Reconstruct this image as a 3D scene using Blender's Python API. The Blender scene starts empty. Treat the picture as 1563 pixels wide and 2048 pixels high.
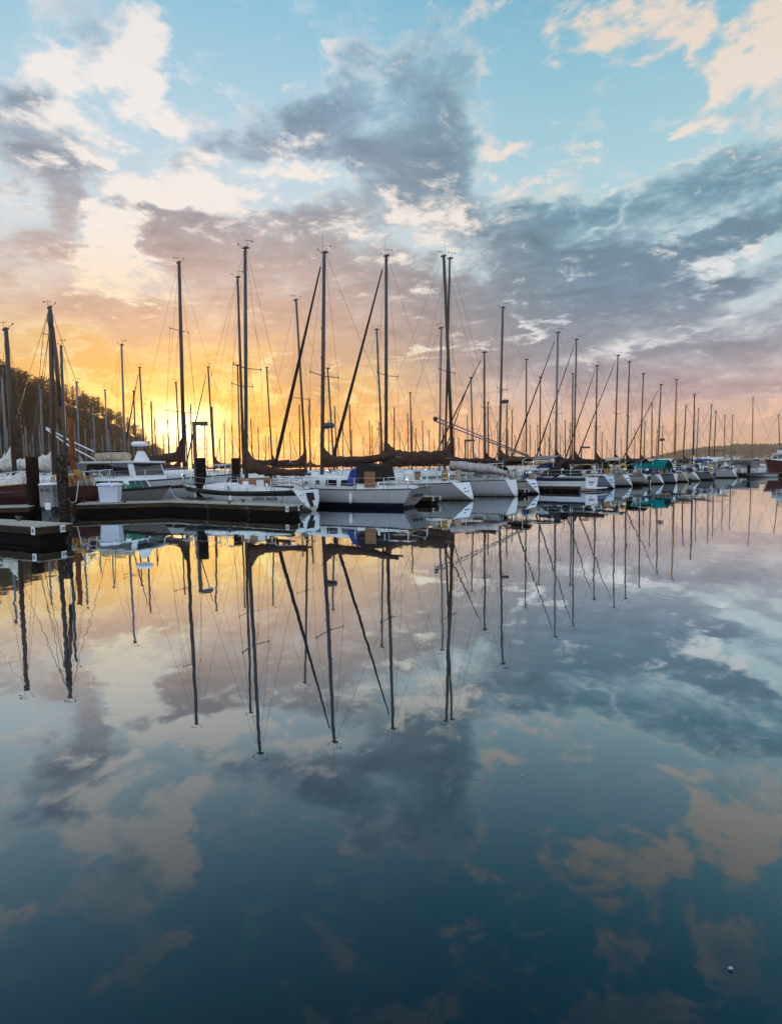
import bpy, bmesh, math, random
from mathutils import Vector, Matrix, noise as mnoise
random.seed(7)
SC = bpy.context.scene
COL = SC.collection
R = math.radians

# ------------------------------------------------------------------ camera
FPX = 1175.0                       # focal length in photo pixels (photo 1563 wide)
PITCH, ROLL, CAMH = R(-4.33), 0.0126, 2.0
CAM = Vector((0, 0, CAMH))
_f = Vector((0, math.cos(PITCH), math.sin(PITCH)))
_u0 = Vector((0, -math.sin(PITCH), math.cos(PITCH)))
_r0 = Vector((1, 0, 0))
CR = (_r0 * math.cos(ROLL) - _u0 * math.sin(ROLL)).normalized()
CU = (_u0 * math.cos(ROLL) + _r0 * math.sin(ROLL)).normalized()
cd = bpy.data.cameras.new('camera')
cam = bpy.data.objects.new('camera', cd)
COL.objects.link(cam)
m = Matrix((CR, CU, -_f)).transposed().to_4x4()
m.translation = CAM
cam.matrix_world = m
cd.sensor_fit = 'HORIZONTAL'
cd.sensor_width = 36.0
cd.lens = 36.0 * FPX / 1563.0
cd.clip_start = 0.05
cd.clip_end = 20000
SC.camera = cam


def ray(px, py):
    return (_f + CR * ((px - 781.5) / FPX) + CU * ((1024 - py) / FPX)).normalized()


def on_plane(px, py, z=0.0):
    """ground position seen at a photo position"""
    d = ray(px, py)
    return CAM + d * ((z - CAMH) / d.z)


def at_y(px, py, y):
    d = ray(px, py)
    return CAM + d * (y / d.y)


def azel(px, py):
    d = ray(px, py)
    return math.degrees(math.atan2(d.x, d.y)), math.degrees(math.asin(d.z))


def lin(c):
    return tuple((v / 255 / 12.92 if v / 255 <= .04045 else ((v / 255 + .055) / 1.055) ** 2.4) for v in c)


SUN_AZ, SUN_EL = azel(368, 868)

# ------------------------------------------------------------------ node helper
class NT:
    def __init__(self, tree):
        self.t = tree
        self.n = tree.nodes
        self.l = tree.links

    def node(self, kind, **kw):
        nd = self.n.new(kind)
        for k, v in kw.items():
            setattr(nd, k, v)
        return nd

    def put(self, sock, v):
        if isinstance(v, bpy.types.NodeSocket):
            self.l.new(v, sock)
        elif v is not None:
            if hasattr(sock.default_value, '__len__') and len(sock.default_value) == 4 and len(v) == 3:
                v = (*v, 1)
            sock.default_value = v

    def math(self, op, a, b=None, c=None, clamp=False):
        nd = self.node('ShaderNodeMath', operation=op, use_clamp=clamp)
        self.put(nd.inputs[0], a)
        if b is not None: self.put(nd.inputs[1], b)
        if c is not None: self.put(nd.inputs[2], c)
        return nd.outputs[0]

    def vec(self, op, a, b=None, c=None, scale=None):
        nd = self.node('ShaderNodeVectorMath', operation=op)
        self.put(nd.inputs[0], a)
        if b is not None: self.put(nd.inputs[1], b)
        if c is not None: self.put(nd.inputs[2], c)
        if scale is not None: self.put(nd.inputs['Scale'], scale)
        return nd.outputs['Value'] if op in ('DOT_PRODUCT', 'LENGTH') else nd.outputs[0]

    def sep(self, v):
        nd = self.node('ShaderNodeSeparateXYZ')
        self.put(nd.inputs[0], v)
        return nd.outputs

    def comb(self, x=0, y=0, z=0):
        nd = self.node('ShaderNodeCombineXYZ')
        for i, v in enumerate((x, y, z)): self.put(nd.inputs[i], v)
        return nd.outputs[0]

    def noise(self, vec, scale, detail=5, rough=.55, dist=0.0, color=False):
        nd = self.node('ShaderNodeTexNoise')
        self.put(nd.inputs['Vector'], vec)
        nd.inputs['Scale'].default_value = scale
        nd.inputs['Detail'].default_value = detail
        nd.inputs['Roughness'].default_value = rough
        nd.inputs['Distortion'].default_value = dist
        return nd.outputs['Color' if color else 'Fac']

    def ramp(self, fac, stops, interp='LINEAR'):
        nd = self.node('ShaderNodeValToRGB')
        cr = nd.color_ramp
        cr.interpolation = interp
        while len(cr.elements) < len(stops): cr.elements.new(0.5)
        for e, (p, c) in zip(cr.elements, sorted(stops, key=lambda s: s[0])):
            e.position = p
            e.color = (*c, 1) if len(c) == 3 else c
        self.put(nd.inputs[0], fac)
        return nd.outputs[0]

    def smooth(self, v, a, b, lo=0.0, hi=1.0):
        nd = self.node('ShaderNodeMapRange', interpolation_type='SMOOTHSTEP')
        self.put(nd.inputs['Value'], v)
        nd.inputs['From Min'].default_value = a
        nd.inputs['From Max'].default_value = b
        nd.inputs['To Min'].default_value = lo
        nd.inputs['To Max'].default_value = hi
        return nd.outputs['Result']

    def mix(self, fac, a, b, mode='MIX'):
        nd = self.node('ShaderNodeMix', data_type='RGBA', blend_type=mode)
        self.put(nd.inputs[0], fac)
        self.put(nd.inputs[6], a)
        self.put(nd.inputs[7], b)
        return nd.outputs[2]


# ------------------------------------------------------------------ world: sunset sky with broken cloud
world = bpy.data.worlds.new('World')
SC.world = world
world.use_nodes = True
W = NT(world.node_tree)
W.n.clear()
tc = W.node('ShaderNodeTexCoord').outputs['Generated']
dirv = W.vec('NORMALIZE', tc)
dx, dy, dz = W.sep(dirv)
az = W.math('MULTIPLY', W.math('ARCTAN2', dx, dy), 180 / math.pi)
el = W.math('MULTIPLY', W.math('ARCSINE', dz), 180 / math.pi)
ela = W.math('ABSOLUTE', el)
# cloud layer seen in perspective: a flat deck overhead
inv = W.math('DIVIDE', 1.0, W.math('ADD', W.math('ABSOLUTE', dz), 0.16))
P = W.vec('SCALE', W.comb(dx, dy, 0.0), scale=inv)
lowsky = W.smooth(ela, 17, 5)
PA = W.comb(W.math('MULTIPLY', az, .05), W.math('MULTIPLY', el, .085), 0.0)
wamp = W.smooth(ela, 2, 22, .22, 1.0)
wn = W.noise(W.vec('ADD', P, (3.1, 7.7, 0.4)), 2.3, 4, .6, 0, True)
wn3 = W.noise(W.vec('ADD', P, (1.7, 2.7, 5.4)), 8.0, 3, .6, 0, True)
warp = W.vec('MULTIPLY', W.vec('SUBTRACT', wn, (.5, .5, .5)), (15.0, 9.0, 0))
warp2 = W.vec('MULTIPLY', W.vec('SUBTRACT', wn3, (.5, .5, .5)), (6.0, 4.5, 0))
uv = W.vec('ADD', W.comb(az, el, 0.0), W.vec('SCALE', W.vec('ADD', warp, warp2), scale=wamp))
def fmix(w, a, b): return W.math('MULTIPLY_ADD', w, W.math('SUBTRACT', b, a), a)


fb = W.noise(W.vec('ADD', P, (8.2, 1.3, 2.0)), 5.0, 8, .65, .35)
sdir = Vector((math.sin(R(SUN_AZ)), math.cos(R(SUN_AZ)), 0)) * .05
fb2 = W.noise(W.vec('ADD', P, (8.2 + sdir.x, 1.3 + sdir.y, 2.0)), 5.0, 8, .65, .35)
# near the horizon the clouds are seen side on
fa = W.noise(W.vec('ADD', PA, (1.2, 4.3, 6.0)), 5.0, 6, .6, .4)
sd2 = W.vec('SCALE', W.vec('NORMALIZE', W.comb(W.math('SUBTRACT', SUN_AZ, az), W.math('SUBTRACT', SUN_EL + 6, el), 0.0)), scale=.045)
fa2 = W.noise(W.vec('ADD', W.vec('ADD', PA, sd2), (1.2, 4.3, 6.0)), 5.0, 6, .6, .4)
fb = fmix(lowsky, fb, fa)
fb2 = fmix(lowsky, fb2, fa2)
relief = W.math('SUBTRACT', fb, fb2)

# cloud banks: (photo position, half sizes, turn, dark, bright, clear)
BANKS = [
    # upper right-centre blue-grey bank
    (600, 185, 75, 45, 0, .9, 0, 0), (690, 215, 70, 60, 20, .6, 0, 0), (860, 170, 130, 110, 30, .52, 0, 0),
    (940, 230, 80, 130, -20, .6, 0, 0), (820, 300, 100, 60, 0, .5, 0, 0), (900, 340, 60, 60, 0, .4, 0, 0),
    (480, 255, 95, 28, 5, .8, 0, 0), (660, 285, 110, 28, 12, .6, 0, 0), (600, 245, 60, 12, 5, -.45, .35, 0), (770, 370, 130, 55, 0, .65, 0, 0),
    (350, 320, 70, 35, 0, .5, 0, 0), (500, 312, 110, 24, 8, -.35, .75, 0), (620, 345, 80, 24, 20, -.3, .75, 0), (400, 330, 60, 20, 0, -.1, .4, 0),
    (600, 420, 220, 35, 0, .5, .1, 0), (650, 460, 200, 30, 4, .55, 0, 0),
    # left
    (60, 275, 90, 60, 20, .5, .05, 0), (150, 320, 80, 40, 20, .5, .1, 0), (60, 430, 170, 60, 0, .6, 0, 0),
    (90, 520, 140, 60, 0, .5, .1, 0), (30, 215, 50, 20, 0, .5, .1, 0), (120, 50, 140, 45, 15, .28, 0, 0),
    (290, 90, 60, 60, 0, 0, .75, 0), (220, 165, 70, 35, 0, 0, .85, 0), (320, 30, 45, 40, 0, 0, .8, 0), (320, 170, 40, 40, 0, 0, .6, 0),
    (40, 150, 70, 45, 0, 0, .75, 0), (130, 210, 60, 30, 20, 0, .6, 0), (350, 200, 50, 40, 0, 0, .6, 0),
    (160, 295, 25, 12, 20, 0, .9, 0), (240, 350, 40, 30, 0, 0, .45, 0), (350, 375, 110, 22, 0, -.4, .9, 0),
    (215, 400, 40, 60, 10, -.4, .75, 0), (190, 490, 30, 50, 0, -.5, .85, 0), (220, 555, 55, 35, 30, -.5, .8, 0),
    (240, 500, 60, 14, 25, -.3, .75, 0), (310, 570, 55, 30, 20, -.3, .55, 0), (215, 600, 50, 12, 0, -.2, .6, 0),
    (300, 430, 70, 40, 15, .7, 0, 0), (380, 470, 100, 35, 10, .75, 0, 0), (470, 430, 80, 25, 0, -.2, .5, 0),
    # wide mauve belt over the masts
    (420, 590, 260, 65, 3, .7, 0, 0), (700, 600, 260, 90, 0, .7, 0, 0), (120, 640, 260, 50, 0, .6, .05, 0),
    (560, 500, 180, 30, 4, .6, 0, 0), (950, 600, 200, 90, 0, .85, 0, 0), (820, 700, 200, 60, 0, .75, 0, 0),
    (700, 480, 80, 25, 0, -.1, .55, 0), (830, 500, 90, 45, 0, -.5, .5, .2), (830, 420, 60, 25, 10, 0, .45, 0), (930, 420, 70, 25, 0, 0, .55, 0),
    (460, 390, 120, 18, 0, -.3, .5, 0),
    # right: steel-blue banks
    (1040, 430, 110, 45, 10, .8, 0, 0), (1180, 400, 150, 40, -20, .8, 0, 0), (1330, 385, 120, 40, -15, .7, 0, 0),
    (1480, 400, 140, 45, -15, .85, 0, 0), (1130, 540, 230, 60, 0, .85, 0, 0), (1330, 500, 140, 40, -12, .8, 0, 0),
    (1480, 450, 120, 30, -12, .6, 0, 0), (1400, 590, 220, 50, -5, .65, 0, 0), (1250, 620, 220, 45, 0, .7, 0, 0),
    (1480, 690, 190, 35, -3, .85, 0, 0), (1200, 730, 240, 45, 0, .65, 0, 0), (1430, 770, 240, 45, 0, .7, 0, 0), (1050, 700, 150, 50, 0, .6, 0, 0),
    (1470, 490, 100, 25, -15, -.5, .75, 0), (1455, 545, 55, 18, 0, -.4, .7, 0), (1290, 690, 140, 14, -8, -.3, .8, 0), (1090, 660, 80, 10, -8, -.3, .7, 0),
    (1490, 615, 40, 25, -40, -.2, .5, 0), (1350, 455, 70, 9, -30, -.3, .5, 0), (1240, 430, 60, 8, -40, -.3, .4, 0), (860, 690, 110, 7, -5, -.4, .9, 0), (840, 716, 100, 5, -4, -.3, .7, 0),
    # white puffs upper right
    (1205, 65, 42, 48, 0, 0, 1.0, 0), (1310, 75, 52, 42, 0, 0, 1.0, 0), (1370, 75, 30, 30, 30, 0, .7, 0), (1180, 95, 40, 30, 0, .2, .3, 0),
    (1500, 45, 55, 60, 30, 0, 1.0, 0), (1440, 165, 40, 40, 20, 0, .9, 0), (1470, 110, 40, 50, 20, 0, .7, 0), (1540, 110, 60, 80, 0, .35, .35, 0), (1380, 255, 35, 14, -20, 0, .6, 0),
    (1520, 280, 70, 35, -20, .25, .35, 0), (1030, 312, 70, 18, 3, 0, .95, 0), (1160, 297, 40, 15, -5, 0, .85, 0), (1095, 250, 30, 15, 0, 0, .4, 0),
    # low towers by the sun
    (585, 765, 55, 45, 0, 1.05, -.2, 0), (560, 830, 120, 35, 0, .6, -.1, 0), (660, 770, 45, 35, 20, .6, 0, 0), (520, 770, 16, 45, 15, 0, 1.0, 0), (560, 722, 40, 10, -10, 0, .7, 0),
    (170, 780, 55, 22, 20, .5, 0, 0), (150, 752, 70, 16, 25, 0, .95, 0), (250, 800, 70, 12, 8, 0, .9, 0), (260, 825, 70, 14, 5, .4, 0, 0),
    (700, 790, 70, 45, 0, 0, .6, 0), (830, 830, 60, 35, 0, .4, .25, 0), (450, 790, 60, 12, -15, 0, .7, 0), (900, 830, 120, 25, 0, .35, .1, 0),
    (1520, 832, 40, 9, -15, 0, .9, 0), (1460, 838, 16, 8, 0, 0, .6, 0),
    # clear blue windows
    (650, 60, 220, 60, 0, -.6, -.3, 0), (1110, 170, 90, 90, 0, -.3, -.1, 0), (1240, 230, 150, 60, 0, -.5, -.3, 0), (1320, 320, 170, 30, -5, -.5, -.2, 0),
    (270, 250, 60, 60, 0, -.7, 0, 0), (1010, 375, 80, 24, 0, -.35, .3, 0),
]
acc = (0.0, 0.0, 0.0)
for (px, py, rx, ry, rot, aD, aW, aC) in BANKS:
    u0, v0 = azel(px, py)
    k = math.degrees(1 / FPX) * math.cos(R(u0)) ** 1.0
    su, sv = rx * k * .95, ry * k * .95
    c, s = math.cos(R(-rot)), math.sin(R(-rot))
    d = W.vec('SUBTRACT', uv, (u0, v0, 0))
    if rot:
        a = W.vec('DOT_PRODUCT', d, (c / su, s / su, 0))
        b = W.vec('DOT_PRODUCT', d, (-s / sv, c / sv, 0))
        q = W.math('MULTIPLY_ADD', a, a, W.math('MULTIPLY', b, b))
    else:
        e = W.vec('MULTIPLY', d, (1 / su, 1 / sv, 0))
        q = W.vec('DOT_PRODUCT', e, e)
    w = W.math('POWER', 0.45, q)
    acc = W.vec('MULTIPLY_ADD', W.comb(w, w, 0.0), (aD, aW, 0), acc)
sD, sW, _ = W.sep(acc)
# away from the photographed part of the sky the deck is simply broken cloud
behind = W.smooth(W.math('ABSOLUTE', az), 36, 55)
sD = W.math('MULTIPLY_ADD', behind, .45, sD)
above = W.smooth(ela, 37, 44)
sD = W.math('MULTIPLY_ADD', above, -.2, sD)
fbc = W.math('SUBTRACT', fb, .5)
fine = W.math('MULTIPLY', W.math('MULTIPLY_ADD', lowsky, -.7, 1.0), W.math('SUBTRACT', W.noise(W.vec('ADD', P, (4.4, 6.1, 9.0)), 17.0, 4, .6, .3), .5))
low = W.math('SUBTRACT', W.noise(W.vec('ADD', P, (2.2, 9.3, 7.0)), 3.0, 3, .55, .5), .5)
D = W.math('ADD', W.math('MULTIPLY_ADD', fine, .4, W.math('MULTIPLY_ADD', low, 1.9, W.math('MULTIPLY', sD, .88))), W.math('MULTIPLY', fbc, 3.1))
B = W.math('ADD', W.math('MULTIPLY_ADD', fine, 1.0, sW), W.math('MULTIPLY', W.math('ADD', fbc, relief), 2.1))
mD = W.smooth(D, .0, 1.1)
mB = W.smooth(B, .22, 1.0)

g = W.math('ABSOLUTE', W.math('SUBTRACT', az, SUN_AZ))
far = W.smooth(g, 7, 38)             # 0 by the sun, 1 away from it


def elramp(stops):
    return W.ramp(W.math('DIVIDE', ela, 45.0), [(e / 45.0, lin(c)) for e, c in stops])


clear_n = elramp([(0, (250, 140, 10)), (3, (250, 160, 24)), (7, (250, 182, 68)), (11, (238, 190, 120)), (15, (226, 208, 198)), (20, (214, 230, 240)), (28, (190, 222, 238)), (38, (138, 200, 228)), (45, (140, 190, 215))])
clear_f = elramp([(0, (230, 178, 150)), (3, (230, 188, 168)), (6, (214, 188, 182)), (10, (200, 204, 210)), (16, (196, 224, 232)), (24, (182, 220, 232)), (32, (150, 204, 224)), (40, (105, 178, 212)), (45, (110, 170, 205))])
dark_n = elramp([(0, (225, 125, 25)), (3, (212, 138, 60)), (6, (204, 150, 88)), (9, (210, 168, 126)), (13, (208, 172, 150)), (18, (190, 170, 165)), (24, (152, 162, 178)), (30, (128, 156, 180)), (45, (132, 152, 170))])
dark_f = elramp([(0, (222, 158, 128)), (3, (206, 158, 142)), (6, (176, 152, 156)), (10, (150, 152, 166)), (15, (120, 146, 166)), (22, (110, 150, 170)), (30, (124, 158, 176)), (45, (150, 170, 185))])
lit_n = elramp([(0, (255, 208, 60)), (4, (255, 220, 95)), (8, (255, 224, 140)), (13, (255, 234, 196)), (20, (255, 246, 238)), (30, (252, 247, 245)), (45, (240, 234, 230))])
lit_f = elramp([(0, (255, 205, 165)), (5, (250, 205, 180)), (8, (236, 226, 228)), (14, (232, 240, 244)), (22, (250, 240, 230)), (32, (244, 228, 214)), (45, (240, 225, 212))])
clear = W.mix(far, clear_n, clear_f)
dark = W.mix(far, dark_n, dark_f)
lit = W.mix(far, lit_n, lit_f)
dark = W.vec('SCALE', dark, scale=W.math('MULTIPLY_ADD', W.math('MULTIPLY_ADD', fine, .12, relief), 1.15, W.math('MULTIPLY_ADD', W.math('MINIMUM', D, 1.5), -.16, 1.22)))
rim = W.math('MULTIPLY', W.smooth(D, -.02, .22), W.smooth(D, .62, .22))
rim = W.math('MULTIPLY', rim, W.math('MULTIPLY_ADD', relief, 3.0, .30, clamp=True))
wisp = W.math('MULTIPLY', W.smooth(W.math('MULTIPLY_ADD', fine, .6, fb2), .5, .72), .28)
paint = W.mix(wisp, clear, lit)
paint = W.mix(mB, W.mix(rim, W.mix(mD, paint, dark), lit), lit)
# glow of the low sun through the haze
cs = Vector((math.sin(R(SUN_AZ)) * math.cos(R(SUN_EL)), math.cos(R(SUN_AZ)) * math.cos(R(SUN_EL)), math.sin(R(SUN_EL))))
cosang = W.vec('DOT_PRODUCT', dirv, tuple(cs))
ang = W.math('MULTIPLY', W.math('ARCCOSINE', W.math('MINIMUM', cosang, 1.0)), 180 / math.pi)
core = W.math('POWER', 0.5, W.math('POWER', W.math('DIVIDE', W.math('MULTIPLY', ang, W.math('MULTIPLY_ADD', fb2, -1.6, 1.8)), 1.75), 1.5))
halo = W.math('POWER', 0.5, W.math('POWER', W.math('DIVIDE', ang, 5.0), 1.4))
lowband = W.math('MULTIPLY', W.math('POWER', 0.5, W.math('POWER', W.math('DIVIDE', ela, 4.5), 2)), W.math('POWER', 0.5, W.math('POWER', W.math('DIVIDE', g, 19.0), 2)))
glow = W.vec('ADD', W.vec('SCALE', (3.6, 3.1, 1.9), scale=core), W.vec('SCALE', (.45, .16, .0), scale=halo))
glow = W.vec('ADD', glow, W.vec('SCALE', (.75, .36, .03), scale=W.math('MULTIPLY', lowband, W.math('ADD', W.smooth(fb, .40, .72), .18))))
paint = W.vec('ADD', paint, glow)
# unseen sky behind the camera, brightened and cooled as added fill on the hulls
back = W.smooth(W.math('ABSOLUTE', az), 50, 115)
paint = W.mix(W.math('MULTIPLY', back, .75), paint, lin((196, 212, 236)))
paint = W.vec('SCALE', paint, scale=W.math('MULTIPLY_ADD', back, .9, 1.0))
sky = W.node('ShaderNodeTexSky', sky_type='NISHITA')
sky.sun_disc = False
sky.sun_elevation = R(SUN_EL)
sky.sun_rotation = R(SUN_AZ)
bg1 = W.node('ShaderNodeBackground')
W.put(bg1.inputs['Color'], sky.outputs[0])
bg1.inputs['Strength'].default_value = 0.06
bg2 = W.node('ShaderNodeBackground')
W.put(bg2.inputs['Color'], paint)
bg2.inputs['Strength'].default_value = 0.95
addw = W.node('ShaderNodeMixShader')
addw.inputs[0].default_value = .93
W.l.new(bg1.outputs[0], addw.inputs[1])
W.l.new(bg2.outputs[0], addw.inputs[2])
wo = W.node('ShaderNodeOutputWorld')
W.l.new(addw.outputs[0], wo.inputs[0])
world.cycles.sampling_method = 'MANUAL'
world.cycles.sample_map_resolution = 512

# ------------------------------------------------------------------ sun
sl = bpy.data.lights.new('sun', 'SUN')
sl.energy = 3.0
sl.angle = R(3.0)
sl.color = (1.0, .62, .30)
so = bpy.data.objects.new('sun', sl)
COL.objects.link(so)
so.rotation_euler = (-cs).to_track_quat('-Z', 'Y').to_euler()
so.location = cs * 100

SC.view_settings.view_transform = 'Standard'
SC.view_settings.look = 'None'
SC.view_settings.exposure = 0.0
SC.view_settings.gamma = 1.0
SC.view_settings.use_curve_mapping = False
SC.cycles.use_denoising = True
try:
    SC.cycles.denoiser = 'OPENIMAGEDENOISE'
except Exception:
    pass
SC.cycles.use_adaptive_sampling = True
SC.cycles.adaptive_threshold = 0.015
SC.cycles.max_bounces = 6
SC.cycles.diffuse_bounces = 2
SC.cycles.glossy_bounces = 3
SC.cycles.transparent_max_bounces = 6
SC.cycles.volume_bounces = 0
SC.cycles.caustics_reflective = False
SC.cycles.caustics_refractive = False
SC.cycles.sample_clamp_indirect = 6

# ------------------------------------------------------------------ materials
def mat_base(name):
    mt = bpy.data.materials.new(name)
    mt.use_nodes = True
    t = NT(mt.node_tree)
    bs = t.n['Principled BSDF']
    return mt, t, bs


def water_material():
    mt = bpy.data.materials.new('harbour_water')
    mt.use_nodes = True
    t = NT(mt.node_tree)
    t.n.clear()
    pos = t.node('ShaderNodeNewGeometry').outputs['Position']
    n1 = t.noise(t.vec('MULTIPLY', pos, (1.0, .55, 1)), 1.1, 2, .45)
    n2 = t.noise(t.vec('MULTIPLY', pos, (.35, .22, 1)), .55, 2, .5)
    n3 = t.noise(t.vec('MULTIPLY', pos, (1.0, .7, 1)), 2.6, 2, .5)
    hgt = t.math('ADD', t.math('ADD', t.math('MULTIPLY', n1, .35), n2), t.math('MULTIPLY', n3, .22))
    patch = t.smooth(t.noise(t.vec('MULTIPLY', pos, (1, .5, 1)), .11, 3, .6), .38, .68, .4, 1.9)
    hgt = t.math('MULTIPLY', hgt, patch)
    bp = t.node('ShaderNodeBump')
    bp.inputs['Strength'].default_value = 1.0
    bp.inputs['Distance'].default_value = 0.0055
    t.put(bp.inputs['Height'], hgt)
    fr = t.node('ShaderNodeFresnel')
    fr.inputs['IOR'].default_value = 1.33
    t.l.new(bp.outputs[0], fr.inputs['Normal'])
    # reflectance over calm water, lifted towards grazing views
    k = t.math('SUBTRACT', 1.0, t.math('POWER', t.math('SUBTRACT', 1.0, fr.outputs[0], clamp=True), 6.0), clamp=True)
    k = t.math('MULTIPLY_ADD', k, 1.13, -.145, clamp=True)
    gl = t.node('ShaderNodeBsdfGlossy')
    gl.inputs['Roughness'].default_value = 0.015
    gl.inputs['Color'].default_value = (.88, .97, 1.0, 1)
    t.l.new(bp.outputs[0], gl.inputs['Normal'])
    df = t.node('ShaderNodeBsdfDiffuse')
    df.inputs['Color'].default_value = (.002, .017, .025, 1)
    mx = t.node('ShaderNodeMixShader')
    t.put(mx.inputs[0], k)
    t.l.new(df.outputs[0], mx.inputs[1])
    t.l.new(gl.outputs[0], mx.inputs[2])
    out = t.node('ShaderNodeOutputMaterial')
    t.l.new(mx.outputs[0], out.inputs[0])
    return mt


def build_water():
    me = bpy.data.meshes.new('water')
    s = 2600
    me.from_pydata([(-s, -150, 0), (s, -150, 0), (s, s, 0), (-s, s, 0)], [], [(0, 1, 2, 3)])
    me.materials.append(water_material())
    o = bpy.data.objects.new('water', me)
    COL.objects.link(o)
    o['kind'] = 'structure'
    return o


build_water()


def build_haze():
    mt = bpy.data.materials.new('haze_air')
    mt.use_nodes = True
    t = NT(mt.node_tree)
    t.n.clear()
    v = t.node('ShaderNodeVolumePrincipled')
    v.inputs['Color'].default_value = (1.0, .84, .70, 1)
    v.inputs['Density'].default_value = .00017
    v.inputs['Anisotropy'].default_value = .6
    out = t.node('ShaderNodeOutputMaterial')
    t.l.new(v.outputs[0], out.inputs['Volume'])
    me = bpy.data.meshes.new('haze')
    a, b0, b1, z0, z1 = 2650, -200, 2650, -3, 90
    P = [(x, y, z) for z in (z0, z1) for x, y in ((-a, b0), (a, b0), (a, b1), (-a, b1))]
    me.from_pydata(P, [], [(3, 2, 1, 0), (4, 5, 6, 7), (0, 1, 5, 4), (1, 2, 6, 5), (2, 3, 7, 6), (3, 0, 4, 7)])
    me.materials.append(mt)
    o = bpy.data.objects.new('haze', me)
    COL.objects.link(o)
    o['kind'] = 'stuff'


build_haze()

# ------------------------------------------------------------------ procedural materials for objects
MATS = {}


def mat(name, base, rough=.5, metal=0.0, var=.12, scale=3.0, bump=0.0, bscale=40.0, spec=.5, scum=False, streak=None, second=None, sfac=(.45, .7), stretch=(1, 1, 1)):
    if name in MATS: return MATS[name]
    mt, t, bs = mat_base(name)
    tco = t.node('ShaderNodeTexCoord').outputs['Object']
    v = t.vec('MULTIPLY', tco, stretch)
    n = t.noise(v, scale, 4, .6)
    lo = tuple(c * (1 - var) for c in base)
    hi = tuple(min(1, c * (1 + var)) for c in base)
    col = t.ramp(n, [(.3, lo), (.7, hi)])
    if second:
        n2 = t.noise(t.vec('ADD', v, (5, 9, 2)), scale * 1.7, 6, .65)
        col = t.mix(t.smooth(n2, *sfac), col, second)
    if streak:
        n3 = t.noise(t.vec('MULTIPLY', tco, (7, 7, .55)), 2.0, 3, .6)
        col = t.mix(t.smooth(n3, .45, .8, 0, .65), col, streak)
    if scum:
        z = t.sep(tco)[2]
        zz = t.math('MULTIPLY_ADD', t.math('SUBTRACT', t.noise(t.vec('MULTIPLY', tco, (2.5, 2.5, .6)), 2.2, 5, .65), .5), .55, z)
        col = t.mix(t.smooth(zz, .34, .02, 0, .75), col, (.20, .18, .12))
        sc_ = t.noise(t.vec('MULTIPLY', tco, (.8, .8, 9)), 3.0, 4, .7)
        col = t.mix(t.smooth(sc_, .62, .78, 0, .35), col, (.30, .30, .29))
    t.put(bs.inputs['Base Color'], col)
    bs.inputs['Roughness'].default_value = rough
    bs.inputs['Metallic'].default_value = metal
    bs.inputs['Specular IOR Level'].default_value = spec if rough < .7 else spec * .1
    if bump:
        bp = t.node('ShaderNodeBump')
        bp.inputs['Strength'].default_value = bump
        bp.inputs['Distance'].default_value = .02
        t.put(bp.inputs['Height'], t.noise(v, bscale, 3, .6))
        t.l.new(bp.outputs[0], bs.inputs['Normal'])
    MATS[name] = mt
    return mt


def M(k): return MATS[k]


mat('white_gelcoat', (.74, .76, .78), .28, scum=True, var=.05, streak=(.55, .53, .48))
mat('cream_gelcoat', (.66, .63, .56), .32, scum=True, var=.06, streak=(.48, .44, .38))
mat('pale_blue_gelcoat', (.45, .55, .66), .28, scum=True, var=.06, streak=(.40, .45, .5))
mat('shaded_gelcoat', (.15, .14, .13), .45, var=.15)  # shade on the small white boat's hull, put into the colour as grey
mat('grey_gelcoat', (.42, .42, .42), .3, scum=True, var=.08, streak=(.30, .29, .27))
mat('deck_white', (.70, .70, .68), .5, var=.08, second=(.52, .51, .48), sfac=(.55, .8))
mat('navy_paint', (.015, .02, .05), .3, var=.2)
mat('black_paint', (.012, .012, .014), .35, var=.3)
mat('green_black_paint', (.012, .03, .028), .35, var=.3)
mat('antifoul_dark', (.012, .014, .03), .6, var=.3)
mat('antifoul_red', (.10, .018, .015), .6, var=.3)
mat('red_hull_paint', (.085, .012, .012), .3, var=.2)
mat('dark_red_hull', (.05, .010, .010), .4, var=.25)
mat('brown_stripe', (.07, .035, .025), .4)
mat('varnished_wood', (.36, .17, .05), .35, var=.25, scale=5, stretch=(1, 6, 6))
mat('teak_board', (.24, .10, .03), .45, var=.3, scale=6, stretch=(1, 1, 6))
mat('spar_grey', (.065, .07, .082), .5, .0, var=.12, spec=.25)
mat('spar_pale', (.17, .175, .19), .5, .0, var=.08, spec=.25)
mat('spar_dark', (.035, .026, .022), .45, var=.2)
mat('spar_brown', (.05, .024, .014), .45, var=.25, stretch=(4, 4, .5))
mat('steel_rail', (.62, .63, .65), .25, .85, var=.06)
mat('wire', (.03, .028, .026), .5, .2, var=.1)
mat('rope_pale', (.55, .50, .42), .9, var=.2, scale=30)
mat('rope_dark', (.07, .06, .05), .9, var=.3, scale=30)
mat('glass_dark', (.014, .013, .018), .06, var=.2, spec=.7)
mat('glass_grey', (.10, .11, .13), .08, var=.2, spec=.7)
for nm, c in dict(canvas_brown=(.062, .036, .026), canvas_dark=(.03, .024, .024), canvas_navy=(.022, .035, .10), canvas_blue=(.035, .06, .20), canvas_teal=(.0, .14, .13),
                  canvas_grey=(.20, .19, .19), canvas_tan=(.42, .34, .25), canvas_cream=(.62, .58, .52), canvas_pink_grey=(.40, .34, .33)).items():
    mat(nm, c, .85, var=.28, scale=4, bump=.6, bscale=9)
mat('dock_planks', (.40, .36, .30), .8, var=.3, scale=3, bump=.5, bscale=14, second=(.24, .215, .18), stretch=(2, 9, 2))
mat('dock_beam', (.060, .044, .030), .8, var=.45, scale=2.2, bump=.6, bscale=12, second=(.018, .020, .012), stretch=(.7, .7, 5))
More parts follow.
